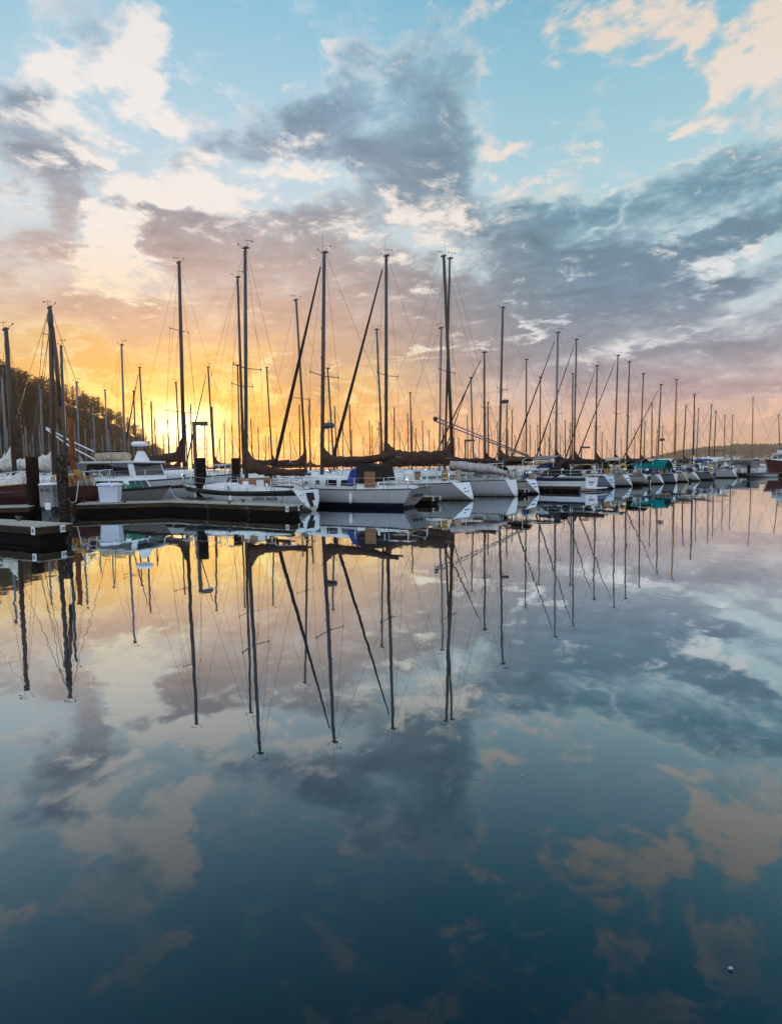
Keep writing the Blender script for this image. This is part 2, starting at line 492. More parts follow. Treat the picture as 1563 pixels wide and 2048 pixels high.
mat('creosote_shade_wood', (.013, .009, .007), .85, var=.4, scale=4, bump=.8, bscale=12, stretch=(5, 5, .6))  # tarred pile wood; its black also paints the shade under the docks
mat('mossy_wood', (.02, .015, .012), .9, var=.4, scale=4, bump=.8, bscale=12, second=(.17, .15, .11), sfac=(.54, .62), stretch=(4, 4, .9))
mat('rusty_steel', (.20, .062, .022), .75, var=.4, scale=5, bump=.5, bscale=18, second=(.09, .035, .02))
mat('galvanised', (.24, .23, .24), .42, .55, var=.15, scale=5, streak=(.12, .10, .09))
mat('plastic_white', (.62, .68, .74), .4, var=.05, second=(.5, .54, .6), sfac=(.55, .9))
mat('sign_white', (.80, .82, .84), .4, var=.04)
mat('lettering_black', (.012, .014, .02), .4)
mat('lettering_blue', (.02, .05, .14), .4)
mat('lettering_red', (.42, .05, .06), .4)
mat('net_green', (.03, .26, .15), .8, var=.4, scale=12)
mat('rubber_black', (.008, .008, .008), .75, var=.3)
mat('engine_grey', (.06, .06, .065), .35, var=.2)
mat('fender_white', (.70, .70, .70), .45, var=.06)
mat('lifebuoy_yellow', (.62, .36, .04), .6, var=.15)
mat('cushion_ochre', (.36, .21, .06), .8, var=.2)
mat('lamp_housing', (.06, .045, .035), .5, var=.2)
mat('foam_white', (.28, .36, .42), .6, var=.08)
mat('flag_red', (.4, .05, .05), .8)


# ------------------------------------------------------------------ mesh builder
class MB:
    def __init__(self):
        self.v, self.f, self.mi, self.sm = [], [], [], []
        self.names = []

    def slot(self, m):
        if m not in self.names: self.names.append(m)
        return self.names.index(m)

    def face(self, idx, m, smooth=False):
        self.f.append(tuple(idx)); self.mi.append(self.slot(m)); self.sm.append(smooth)

    def pts(self, ps):
        n = len(self.v)
        self.v += [tuple(p) for p in ps]
        return list(range(n, n + len(ps)))

    def box(self, c, s, m, rz=0.0, taper=1.0):
        hx, hy, hz = s[0] / 2, s[1] / 2, s[2] / 2
        cs, sn = math.cos(rz), math.sin(rz)
        P = []
        for z, k in ((-hz, 1.0), (hz, taper)):
            for x, y in ((-hx, -hy), (hx, -hy), (hx, hy), (-hx, hy)):
                x *= k; y *= k
                P.append((c[0] + x * cs - y * sn, c[1] + x * sn + y * cs, c[2] + z))
        i = self.pts(P)
        for q in ((3, 2, 1, 0), (4, 5, 6, 7), (0, 1, 5, 4), (1, 2, 6, 5), (2, 3, 7, 6), (3, 0, 4, 7)):
            self.face([i[k] for k in q], m)
        return self

    def loft(self, rings, m, closed=True, caps=True, smooth=True, mats=None):
        ids = [self.pts(r) for r in rings]
        n = len(rings[0])
        for a, b in zip(ids[:-1], ids[1:]):
            for k in range(n if closed else n - 1):
                k2 = (k + 1) % n
                mm = mats[k] if mats else m
                self.face((a[k], a[k2], b[k2], b[k]), mm, smooth)
        if caps and closed:
            self.face(ids[0][::-1], m); self.face(ids[-1], m)
        return self

    def tube(self, path, r, m, n=6, caps=True, flat=1.0):
        path = [Vector(p) for p in path]
        rs = r if isinstance(r, (list, tuple)) else [r] * len(path)
        rings = []
        for i, p in enumerate(path):
            a = path[max(0, i - 1)]; b = path[min(len(path) - 1, i + 1)]
            d = (b - a).normalized()
            ref = Vector((0, 0, 1)) if abs(d.z) < .9 else Vector((1, 0, 0))
            s = d.cross(ref).normalized(); t = s.cross(d)
            rings.append([p + (s * math.cos(2 * math.pi * k / n) + t * (math.sin(2 * math.pi * k / n) * flat)) * rs[i] for k in range(n)])
        return self.loft(rings, m, True, caps, n > 4)

    def lathe(self, prof, m, c=(0, 0, 0), n=16):
        rings = [[(c[0] + r * math.cos(2 * math.pi * k / n), c[1] + r * math.sin(2 * math.pi * k / n), c[2] + z) for k in range(n)] for r, z in prof]
        return self.loft(rings, m)

    def prism(self, outline, z0, z1, m, mtop=None):
        a = self.pts([(x, y, z0) for x, y in outline]); b = self.pts([(x, y, z1) for x, y in outline])
        n = len(outline)
        for k in range(n): self.face((a[k], a[(k + 1) % n], b[(k + 1) % n], b[k]), m)
        self.face(a[::-1], m); self.face(b, mtop or m)
        return self

    def build(self, name, parent=None, loc=None, rot=None, bevel=0.0):
        me = bpy.data.meshes.new(name)
        me.from_pydata(self.v, [], self.f)
        for nm in self.names: me.materials.append(MATS[nm])
        me.polygons.foreach_set('material_index', self.mi)
        me.polygons.foreach_set('use_smooth', self.sm)
        bm = bmesh.new(); bm.from_mesh(me)
        bmesh.ops.recalc_face_normals(bm, faces=bm.faces)
        bm.to_mesh(me); bm.free()
        me.update()
        o = bpy.data.objects.new(name, me)
        COL.objects.link(o)
        if parent is not None: o.parent = parent
        if loc is not None: o.location = loc
        if rot is not None: o.rotation_euler = rot
        if bevel:
            bv = o.modifiers.new('bevel', 'BEVEL'); bv.width = bevel; bv.segments = 2; bv.limit_method = 'ANGLE'
        return o


def empty(name, loc=(0, 0, 0), rz=0.0):
    o = bpy.data.objects.new(name, None)
    COL.objects.link(o)
    o.empty_display_size = .3
    o.location = loc
    o.rotation_euler = (0, 0, rz)
    return o


def tag(o, label=None, cat=None, group=None, kind=None):
    if label: o['label'] = label
    if cat: o['category'] = cat
    if group: o['group'] = group
    if kind: o['kind'] = kind
    return o


KIDS = {}


def copy_tree(o, parent=None):
    if not KIDS.get('done'):
        KIDS['done'] = True
    c = o.copy()
    COL.objects.link(c)
    c.parent = parent
    for ch in [x for x in CHILD_INDEX.get(o.name, [])]:
        copy_tree(ch, c)
    return c


CHILD_INDEX = {}


def index_children(root):
    CHILD_INDEX[root.name] = list(root.children)
    for c in root.children: index_children(c)


def text_mesh(name, body, size, mname, parent, mtx, shear=0.0, spacing=1.0):
    cu = bpy.data.curves.new(name, 'FONT')
    cu.body = body; cu.size = size; cu.shear = shear; cu.space_character = spacing
    cu.align_x = 'CENTER'; cu.align_y = 'CENTER'; cu.extrude = .003; cu.offset = size * .035; cu.resolution_u = 3
    tmp = bpy.data.objects.new(name + '_tmp', cu)
    COL.objects.link(tmp)
    dg = bpy.context.evaluated_depsgraph_get()
    me = bpy.data.meshes.new_from_object(tmp.evaluated_get(dg))
    bpy.data.objects.remove(tmp); bpy.data.curves.remove(cu)
    me.materials.clear(); me.materials.append(MATS[mname])
    me.name = name
    o = bpy.data.objects.new(name, me)
    COL.objects.link(o)
    if parent is not None: o.parent = parent
    o.matrix_local = mtx
    return o


def face_mtx(pos, normal, up=(0, 0, 1)):
    """text plane: local z along normal, y towards up"""
    z = Vector(normal).normalized(); x = Vector(up).cross(z).normalized(); y = z.cross(x)
    mm = Matrix((x, y, z)).transposed().to_4x4(); mm.translation = Vector(pos)
    return mm


def lerp(a, b, t): return a + (b - a) * t


def rot2(x, y, h): return x * math.cos(h) - y * math.sin(h), x * math.sin(h) + y * math.cos(h)


def hpx(P):
    """photo x of a world point"""
    d = Vector(P) - CAM
    return 781.5 + FPX * d.dot(CR) / d.dot(_f)

# ------------------------------------------------------------------ boats
class Hull:
    """x towards the bow, waterline z=0"""
    def __init__(s, L, B, F, bow=.9, rake=.35, tw=.68, bowup=.30, sternup=.06, dep=.35, full=.42, chine=False, sdep=.08, sk=.55):
        s.sdep, s.sk = sdep, sk
        s.L, s.B, s.F, s.bow, s.rake, s.tw, s.bowup, s.sternup, s.dep, s.full, s.chine = L, B, F, bow, rake, tw, bowup, sternup, dep, full, chine

    def sheer(s, u):
        return s.F * (1 + s.bowup * max(0, (u - .35) / .65) ** 1.8 + s.sternup * max(0, (.35 - u) / .35) ** 2)

    def shape(s, u):
        if u < .42: return s.tw + (1 - s.tw) * math.sin(u / .42 * math.pi / 2)
        return max(0.0, 1 - ((u - .42) / .58) ** 2.3) ** .85

    def half(s, u, z):
        dep = s.dep if s.chine else lerp(s.sdep, s.dep, min(1, u / .4))
        t = max(0.0, min(1.0, (z + dep) / (s.sheer(u) + dep)))
        k = lerp(s.sk, s.full, min(1, u / .35)) if u < .45 else lerp(s.full, .75, (u - .45) / .55)
        if s.chine: k = lerp(.12, .8, max(0, (u - .4) / .6) ** 1.5)
        return s.B / 2 * s.shape(u) * t ** k

    def x(s, u, z):
        sh = s.sheer(u)
        zz = z / s.F
        xb = s.L / 2 - s.bow * (1 - max(-.3, min(1, z / s.sheer(1)))) ** 1.15
        xs = -s.L / 2 + s.rake * zz
        return lerp(xs, xb, u)

    def pt(s, u, z, side): return Vector((s.x(u, z), side * s.half(u, z), z))

    def levels(s, bands):
        pass

    def build(s, root, top, bottom='antifoul_dark', boot=None, boot_h=.1, sheer_band=None, sb=(.74, .92), nu=16, bottom_h=0.03, name='hull', trans=None):
        mb = MB()
        us = [i / nu for i in range(nu + 1)]
        zs = [('a', -s.dep), ('a', -.12), ('a', bottom_h), ('a', bottom_h + boot_h), ('f', .3), ('f', .55), ('f', sb[0]), ('f', sb[1]), ('f', 1.0)]

        def zval(q, u):
            k, v = q
            if k == 'a': return v
            z0 = bottom_h + boot_h
            return lerp(z0, s.sheer(u), v)
        mts = [bottom, bottom, boot or top, top, top, top, sheer_band or top, top]
        for side in (-1, 1):
            rows = [[mb.pts([s.pt(u, zval(q, u), side)])[0] for u in us] for q in zs]
            for j in range(len(zs) - 1):
                for i in range(nu):
                    mb.face((rows[j][i], rows[j][i + 1], rows[j + 1][i + 1], rows[j + 1][i]), mts[j], True)
        o = mb.build(name, root)
        # transom
        tb = MB()
        ring = [s.pt(0, zval(q, 0), 1) for q in zs] + [s.pt(0, zval(q, 0), -1) for q in reversed(zs)]
        n = len(zs)
        L1 = tb.pts([p + Vector((-.012, 0, 0)) for p in ring[:n]]); R1 = tb.pts([p + Vector((-.012, 0, 0)) for p in ring[n:]][::-1])
        tm = trans or [bottom if j < 2 else (boot or top) if j == 2 else top for j in range(n - 1)]
        if isinstance(tm, str): tm = [bottom] * 2 + [tm] * (n - 3)
        for j in range(n - 1): tb.face((L1[j], L1[j + 1], R1[j + 1], R1[j]), tm[j])
        s.transom = tb.build('transom', root)
        # deck with camber
        db = MB()
        rows = []
        for u in us:
            z = s.sheer(u) - .035
            y = s.half(u, z) * .985
            x = s.x(u, z)
            rows.append(db.pts([(x, -y, z), (x, -y * .5, z + .03 + .02 * y), (x, 0, z + .04 + .03 * y), (x, y * .5, z + .03 + .02 * y), (x, y, z)]))
        for a, b in zip(rows[:-1], rows[1:]):
            for k in range(4): db.face((a[k], a[k + 1], b[k + 1], b[k]), 'deck_white', True)
        db.build('deck', root)
        s.obj = o
        return o

    def rail(s, root, m, r=.028, name='rub_rail', dz=0.0):
        mb = MB()
        for side in (-1, 1):
            mb.tube([s.pt(i / 16, s.sheer(i / 16) + dz, side) * 1.0 for i in range(17)], r, m, 5)
        return mb.build(name, root)


def cabin(root, H, u0, u1, h, wk=.62, m='deck_white', nose=.9, tail=.25, windows=None, wm='glass_dark', name='cabin'):
    """rounded coachroof between stations u0 (aft) and u1 (forward)"""
    mb = MB()
    n = 9
    stations = []
    for i in range(n):
        t = i / (n - 1)
        u = lerp(u0, u1, t)
        z0 = H.sheer(u) - .05
        x = H.x(u, z0)
        w = min(H.half(u, z0) * .86, H.B / 2 * wk)
        w *= 1 - .35 * max(0, (t - .55) / .45) ** 2
        k = 1.0
        if t > 1 - nose * .5: k = max(.12, 1 - ((t - (1 - nose * .5)) / (nose * .5)) ** 1.6)
        hh = h * k
        stations.append((x, w, z0, hh))
    rings = []
    for x, w, z0, hh in stations:
        rings.append([(x, -w, z0), (x, -w * .93, z0 + hh * .8), (x, -w * .84, z0 + hh * .95), (x, -w * .4, z0 + hh * 1.06), (x, 0, z0 + hh * 1.09),
                      (x, w * .4, z0 + hh * 1.06), (x, w * .84, z0 + hh * .95), (x, w * .93, z0 + hh * .8), (x, w, z0)])
    mb.loft(rings, m, True, True, True)
    o = mb.build(name, root)

    def surf(t, f, side, off=.012):
        q = t * (n - 1); i = min(n - 2, int(q)); r = q - i
        x, w, z0, hh = [lerp(a, b, r) for a, b in zip(stations[i], stations[i + 1])]
        return Vector((x, side * (lerp(w, w * .93, f / .8) + off), z0 + hh * f))
    for (t0, t1, f0, f1) in windows or []:
        for side in (-1, 1):
            wb = MB()
            A = [surf(t0, f0, side), surf(t1, f0, side), surf(lerp(t1, t0, .04), f1, side), surf(lerp(t0, t1, .04), f1, side)]
            B_ = [surf(t0, f0, side, -.03), surf(t1, f0, side, -.03), surf(lerp(t1, t0, .04), f1, side, -.03), surf(lerp(t0, t1, .04), f1, side, -.03)]
            wb.loft([B_, A], wm, True, True, False)
            wo = wb.build('window', o)
            fr = MB()
            A2 = [p + Vector((0, side * .004, 0)) for p in A]
            fr.tube(A2 + [A2[0], A2[1]], .012, 'steel_rail', 4, False)
            fr.build('window_frame', wo)
    return o, stations


def rails(root, H, stan=5, u0=.04, u1=.9, h=.58, pulpit=True, pushpit=True, m='steel_rail', r=.017):
    P = lambda u, side, dz: Vector((H.x(u, H.sheer(u)), side * H.half(u, H.sheer(u)) * .95, H.sheer(u) + dz))
    if pulpit:
        mb = MB()
        tip = Vector((H.x(1, H.sheer(1)) + .12, 0, H.sheer(1) + h * 1.0))
        for s in (-1, 1):
            mb.tube([P(.84, s, -.02), P(.85, s, h), P(.94, s, h * 1.02), tip], r * 1.25, m, 6)
            mb.tube([P(.95, s, -.02), P(.96, s, h * 1.02)], r * 1.2, m, 6)
            mb.tube([P(.845, s, h * .5), P(.955, s, h * .5)], r, m, 5)
        mb.build('pulpit', root)
    if pushpit:
        mb = MB()
        for s in (-1, 1):
            mb.tube([P(.13, s, -.02), P(.125, s, h), P(.03, s, h), Vector((P(.01, s, h).x, s * H.half(0, H.F) * .45, P(.01, s, h).z))], r * 1.25, m, 6)
            mb.tube([P(.02, s, -.02), P(.025, s, h)], r * 1.2, m, 6)
            mb.tube([P(.13, s, h * .5), P(.02, s, h * .5)], r, m, 5)
        a = P(.01, 1, h)
        mb.build('pushpit', root)
    mb = MB()
    us = [lerp(.15, .83, i / (stan - 1)) for i in range(stan)]
    for s in (-1, 1):
        for u in us:
            so = MB().tube([P(u, s, -.02), P(u, s, h)], r, m, 5).build('stanchion', root)
        for dz in (h * .98, h * .5):
            mb.tube([P(.125, s, dz)] + [P(u, s, dz) for u in us] + [P(.85, s, dz)], .007, m, 4)
    mb.build('lifelines', root)


def mast_kit(root, base, top, r, m, spreaders=((.5, .95),), radar=None, steps=False, vane=1, n=10, vs=.7):
    """base, top: local points; the spar, its spreaders and masthead gear"""
    base, top = Vector(base), Vector(top)
    mb = MB()
    mb.tube([base, lerp(base, top, .6), lerp(base, top, .985), top], [r, r * .97, r * .8, r * .72], m, n, True)
    mo = mb.build('mast', root)
    hd = MB()
    hd.tube([top + Vector((-.22, 0, .02)), top + Vector((-.1, 0, .06)), top + Vector((.17, 0, .05))], [.05, .065, .045], 'spar_dark', 6)
    hd.tube([top, top + Vector((0, 0, .14))], .05, 'spar_dark', 6)
    hd.build('masthead_fitting', mo)
    if vane:
        vb = MB()
        a = top + Vector((-.16, 0, .06))
        q = a + Vector((0, 0, .42 * vs))
        vb.tube([a, q], .010, 'wire', 4)
        vb.tube([q + Vector((-.22, -.16, 0)) * vs, q + Vector((.16, .12, .06)) * vs], .011, 'wire', 4)
        vb.box(q + Vector((-.25, -.18, 0)) * vs, (.11 * vs, .02, .09 * vs), 'wire', .7)
        vb.tube([top + Vector((.1, 0, .06)), top + Vector((.1 + .32 * vs, .1 * vs, .06 + .26 * vs))], .010, 'wire', 4)
        vb.box(top + Vector((.1 + .36 * vs, .12 * vs, .06 + .30 * vs)), (.045, .045, .07), 'wire')
        vb.build('wind_vane', mo)
    if vane > 1:
        MB().tube([top + Vector((.05, .06, .05)), top + Vector((.05, .06, 1.1))], .008, 'wire', 4).build('whip_antenna', mo)
    tips = []
    for f, w in spreaders:
        p = lerp(base, top, f)
        tl = []
        for s in (-1, 1):
            e = p + Vector((-.12, s * w, .06))
            sp = MB().tube([p, e], [.042, .026], m, 6, True, .6)
            sp.tube([e + Vector((0, 0, -.07)), e + Vector((0, 0, .07))], .03, 'spar_dark', 5)
            sp.build('spreader', mo)
            tl.append(e)
        tips.append(tl)
    if radar:
        f, side = radar
        p = lerp(base, top, f)
        rb = MB()
        c = p + Vector((.42 * side, 0, 0))
        rb.lathe([(.05, -.13), (.27, -.12), (.31, -.02), (.30, .07), (.24, .14), (.05, .16)], 'spar_grey', c, 14)
        rb.box(p + Vector((.2 * side, 0, -.13)), (.4, .1, .06), 'spar_dark')
        rb.build('radar_dome', mo)
    if steps:
        for k in range(10):
            p = lerp(base, top, .08 + .065 * k)
            s = 1 if k % 2 else -1
            MB().tube([p, p + Vector((0, s * .2, .02)), p + Vector((0, s * .22, .12))], .018, 'spar_dark', 5).build('mast_step', mo)
    return mo, tips


def wire(root, pts, name, r=.0085, m='wire'):
    return MB().tube(pts, r, m, 4, False).build(name, root)


def rigging(root, H, base, top, tips, jib=None, backstay=True, jib_r=.075, heavy=1.0, lower=True):
    base, top = Vector(base), Vector(top)
    bow = Vector((H.x(1, H.sheer(1)) - .05, 0, H.sheer(1) + .03))
    st = Vector((H.x(0, H.sheer(0)) + .08, 0, H.sheer(0) + .02))
    hd = top + Vector((.06, 0, -.05))
    wire(root, [hd, bow], 'forestay', .008 * heavy)
    if jib:
        a, b = lerp(bow, hd, .06), lerp(bow, hd, .95)
        k = jib_r
        j = MB().tube([a, lerp(a, b, .1), lerp(a, b, .35), lerp(a, b, .7), b], [k * .8, k * 1.25, k * 1.15, k * .8, k * .45], jib, 8)
        jo = j.build('furled_jib', root)
        MB().tube([lerp(bow, hd, .025), lerp(bow, hd, .045)], .11, 'spar_dark', 8).build('furler_drum', jo)
    if backstay:
        wire(root, [top + Vector((-.1, 0, -.05)), st], 'backstay', .008 * heavy)
    uch = .42 + (.5 - .42)
    um = max(.2, min(.8, (base.x + H.L / 2) / H.L))
    for s in (-1, 1):
        ch = Vector((base.x - .15, s * H.half(um, H.sheer(um)) * .93, H.sheer(um)))
        pts = [top + Vector((0, s * .05, -.15))]
        for tl in reversed(tips): pts.append(tl[0 if s < 0 else 1])
        wire(root, pts + [ch], 'shroud', .008 * heavy)
        if lower and tips:
            q = (tips[-1][0] + tips[-1][1]) / 2 if len(tips) == 1 else (tips[0][0] + tips[0][1]) / 2
            wire(root, [q + Vector((0, s * .05, -.08)), ch + Vector((.35, 0, 0))], 'shroud', .007 * heavy)
            wire(root, [q + Vector((0, s * .05, -.08)), ch + Vector((-.45, 0, 0))], 'shroud', .007 * heavy)


def boom_cover(root, base, z, ln, m, r=.20, peak=.75, dirx=-1, droop=0.0, sag=.05, spar='spar_grey', seed=0, end_r=.6, bare=False, wob=.26):
    """boom with the flaked mainsail under its cover, rising in a peak at the mast"""
    rnd = random.Random(seed)
    bx, by = base[0], base[1]
    bo = MB().tube([(bx + dirx * .1, by, z), (bx + dirx * (ln + .35), by, z - droop)], .065, spar, 8).build('boom', root)
    if bare: return bo
    rings = []
    n = 22
    N = 12
    for i in range(n + 1):
        t = i / n
        t = t ** 1.35
        d = .02 + ln * t
        hgt = r * lerp(1.25, end_r, t) + wob * r * (rnd.random() - .5)
        up = peak * math.exp(-(d / .38) ** 1.15)
        w = r * lerp(.95, end_r * .8, t) * (1 if d > .5 else lerp(.6, 1, d / .5)) * (1 + wob * (rnd.random() - .5))
        cz = z - droop * t - sag * math.sin(math.pi * t)
        ring = []
        for k in range(N):
            a = 2 * math.pi * k / N
            zz = math.sin(a)
            zz = (zz * hgt + up) if zz > 0 else zz * hgt * .85
            if math.sin(a) > .5 and up > .1: ww = w * .35
            else: ww = w
            ring.append((bx + dirx * d, by + math.cos(a) * ww, cz + .08 + zz + rnd.uniform(-.035, .035)))
        rings.append(ring)
    MB().loft(rings, m, True, True, True).build('sail_cover', root)
    for t in (.35, .62, .86):
        d = ln * t
        rr = r * lerp(1.25, end_r, t) + .015
        lo = MB()
        c = Vector((bx + dirx * d, by, z - droop * t - sag * math.sin(math.pi * t ** .74) + .08))
        lo.tube([c + Vector((0, math.cos(a) * rr * .85, math.sin(a) * rr)) for a in [k * math.pi / 6 for k in range(13)]], .014, 'rope_dark', 4, False)
        lo.build('sail_tie', root)
    return bo


def outboard(root, H, y=.35, m='engine_grey', up=False):
    x = H.x(0, .4) - .18
    ob = MB()
    ob.box((x, y, .72), (.42, .30, .42), m, 0, .8)
    e = ob.build('outboard_motor', root, bevel=.04)
    MB().box((x + .02, y, .28), (.16, .12, .7), 'engine_grey', 0, 1.0).build('outboard_leg', e)
    return e


def fender(root, H, u, side, r=.11, l=.5):
    p = H.pt(u, H.sheer(u) * .55, side)
    p.y += side * r * .9
    fo = MB().lathe([(.02, -l / 2 - .05), (r * .7, -l / 2), (r, -l / 2 + .1), (r, l / 2 - .1), (r * .7, l / 2), (.02, l / 2 + .06)], 'fender_white', p, 10).build('fender', root)
    MB().tube([p + Vector((0, 0, l / 2)), H.pt(u, H.sheer(u), side)], .01, 'rope_dark', 4).build('fender_line', fo)


def marks(root, body, size, m, pos, normal, shear=0, name='lettering', spacing=1.0):
    return text_mesh(name, body, size, m, root, face_mtx(pos, normal), shear, spacing)


def boat_frame(name, stern_px, L, head, dist=None):
    """world origin of a boat whose waterline stern end is seen at a photo position"""
    st = on_plane(*stern_px) if dist is None else at_y(stern_px[0], stern_px[1], dist)
    hx, hy = math.cos(head), math.sin(head)
    return empty(name, (st.x + hx * L / 2, st.y + hy * L / 2, 0), head)


def local(root, P):
    d = Vector(P) - Vector(root.location)
    x, y = rot2(d.x, d.y, -root.rotation_euler.z)
    return Vector((x, y, P[2]))


def mast_x(root, px, lo=-5, hi=5, z=2.5):
    """local x on the boat's centre line that is seen at photo x"""
    h = root.rotation_euler.z
    best = None
    for i in range(401):
        x = lerp(lo, hi, i / 400)
        wx, wy = rot2(x, 0, h)
        e = abs(hpx((root.location.x + wx, root.location.y + wy, z)) - px)
        if best is None or e < best[0]: best = (e, x)
    return best[1]


def spar_top(root, x, top_px, lean_max=.06):
    """local masthead above mast foot x, matched to the photo"""
    h = root.rotation_euler.z
    wx, wy = rot2(x, 0, h)
    y = root.location.y + wy
    P = at_y(top_px[0], top_px[1], y)
    q = local(root, (P.x, P.y, P.z))
    mxl = lean_max * P.z
    # keep the rake small: the spar stands nearly upright
    return Vector((x + max(-mxl, min(mxl, q.x - x)), max(-mxl, min(mxl, q.y)), P.z))


def sailboat(label, stern_px, L, head_deg, mast_px, top_px, B=None, F=.95, group=None, top='white_gelcoat', bottom='antifoul_dark', boot=None, boot_h=.1, bottom_h=.04,
             band=None, sb=(.74, .92), rake=.35, bow=1.0, tw=.68, spar='spar_grey', mr=.085, spreaders=((.5, .95),), jib=None, jib_r=.06, cover='canvas_brown', cov=None, cov_r=.2, peak=.75,
             radar=None, steps=False, vane=1, cab=(.28, .80, .62), windows=((.15, .75, .35, .66),), detail=2, seed=1, dodger=None, rubm='black_paint', dist=None, ob=False, trans=None, trunk='deck_white', boomlen=None, name='sailboat', boomz=None, wm='glass_dark', heavy=1.0, flip=False, sternup=.06, root_at=None, sdep=.08, sk=.55, clutter=0):
    head = R(head_deg)
    if root_at:
        P = at_y(root_at[0], 930, root_at[1])
        k = -.06 * L
        root = empty(name, (P.x + math.cos(head) * k, P.y + math.sin(head) * k, 0), head)
    elif flip:   # stern_px then names the bow end
        head_l = head + math.pi
        root = boat_frame(name, stern_px, L, head_l, dist)
        root.rotation_euler.z = head
    else:
        root = boat_frame(name, stern_px, L, head, dist)
    tag(root, label, 'sailboat', group)
    H = Hull(L, B or L * .30, F, bow, rake, tw, sternup=sternup, sdep=sdep, sk=sk)
    H.build(root, top, bottom, boot, boot_h, band, sb, bottom_h=bottom_h, trans=trans)
    if rubm: H.rail(root, rubm)
    cb, st = cabin(root, H, *cab, m=trunk, windows=windows if detail > 0 else windows[:1], wm=wm)
    x = mast_x(root, mast_px, -L / 2 + .8, L / 2 - .8)
    tp = spar_top(root, x, top_px)
    zb = H.sheer(.55) + cab[2] * .8
    base = Vector((x, 0, zb))
    mo, tips = mast_kit(root, base, tp, mr, spar, spreaders, radar, steps, vane, n=10 if detail > 1 else 8)
    rigging(root, H, base, tp, tips, jib, jib_r=jib_r, heavy=heavy, lower=detail > 0)
    z = boomz or zb + .75
    ln = boomlen or max(2.2, (x + L / 2) * .72)
    if cover:
        boom_cover(root, (x, 0), z, ln, cover, cov_r, peak, seed=seed, **(cov or {}))
    else:
        boom_cover(root, (x, 0), z, ln, 'canvas_brown', bare=True)
    rails(root, H, 5 if detail > 1 else 4)
    # cockpit coamings, hatch, winches
    u0 = cab[0]
    co = MB()
    for s in (-1, 1):
        a = H.pt(.05, H.sheer(.05), s) * 1.0; b = H.pt(u0, H.sheer(u0), s)
        a.y *= .72; b.y *= .66
        co.loft([[(p.x, p.y - .05, p.z - .05), (p.x, p.y + .05, p.z - .05), (p.x, p.y + .04, p.z + hh), (p.x, p.y - .04, p.z + hh)] for p, hh in ((a, .12), (lerp(a, b, .5), .2), (b, .26))], 'deck_white', True, True, False)
    co.build('cockpit_coaming', root)
    for s in (-1, 1):
        p = lerp(H.pt(.05, H.sheer(.05), s), H.pt(u0, H.sheer(u0), s), .55); p.y *= .7
        MB().lathe([(.06, .12), (.07, .2), (.05, .26), (.075, .36), (.03, .37)], 'steel_rail', p, 10).build('winch', root)
    hx = H.x(cab[0] + (cab[1] - cab[0]) * .2, 1)
    MB().box((hx, 0, H.sheer(.4) + cab[2] * 1.04), (.7, .62, .07), trunk).build('hatch', root, bevel=.02)
    x0 = H.x(cab[0], H.F)
    MB().box((x0 - .02, 0, H.sheer(cab[0]) + cab[2] * .45), (.05, .58, cab[2] * .85), 'teak_board').build('companionway_board', root)
    if detail > 1:
        rd = MB()
        sx = H.x(0, 0)
        MB().tube([(H.x(0, H.F) + .1, 0, H.F + .12), (H.x(0, H.F) + .55, 0, H.F + .35), (H.x(0, H.F) + 1.1, 0, H.F + .42)], .025, 'varnished_wood', 6).build('tiller', root)
    if dodger:
        frame_dodger(root, H, cab[0], dodger)
    if ob: outboard(root, H)
    if clutter: stern_gear(root, H, cab[0], seed, clutter)
    return root, H, base, tp


def frame_dodger(root, H, u, m, h=.95, w=None):
    x = H.x(u, H.F) - .35
    w = w or H.B * .36
    z = H.sheer(u) + .1
    rings = []
    for i in range(6):
        t = i / 5
        xx = x + lerp(-.5, 1.15, t)
        hh = h * (1 - max(0, (t - .35) / .65) ** 1.6 * .75)
        ring = []
        for k in range(9):
            a = math.pi * k / 8
            ring.append((xx, math.cos(a) * w * (1.0 if abs(math.cos(a)) < .9 else 1.0), z + hh * (math.sin(a) ** .55)))
        rings.append(ring)
    inner = [[(p[0], p[1] * .97, p[2] - .03) for p in r] for r in rings]
    mb = MB()
    mb.loft(rings, m, False, False, True)
    do = mb.build('dodger', root)
    for k in (2, 6):
        p, q = rings[3][k], rings[4][k]
    wn = MB()
    A = [Vector(rings[3][k]) * .5 + Vector(rings[2][k]) * .5 for k in (2, 3, 4, 5, 6)]
    B_ = [Vector(rings[5][k]) for k in (2, 3, 4, 5, 6)]
    a = [p + Vector((.02, 0, .02)) for p in A]; b = [p + Vector((.02, 0, .02)) for p in B_]
    wn.loft([a, b], 'glass_grey', False, False, True)
    wn.build('dodger_window', do)
    return do


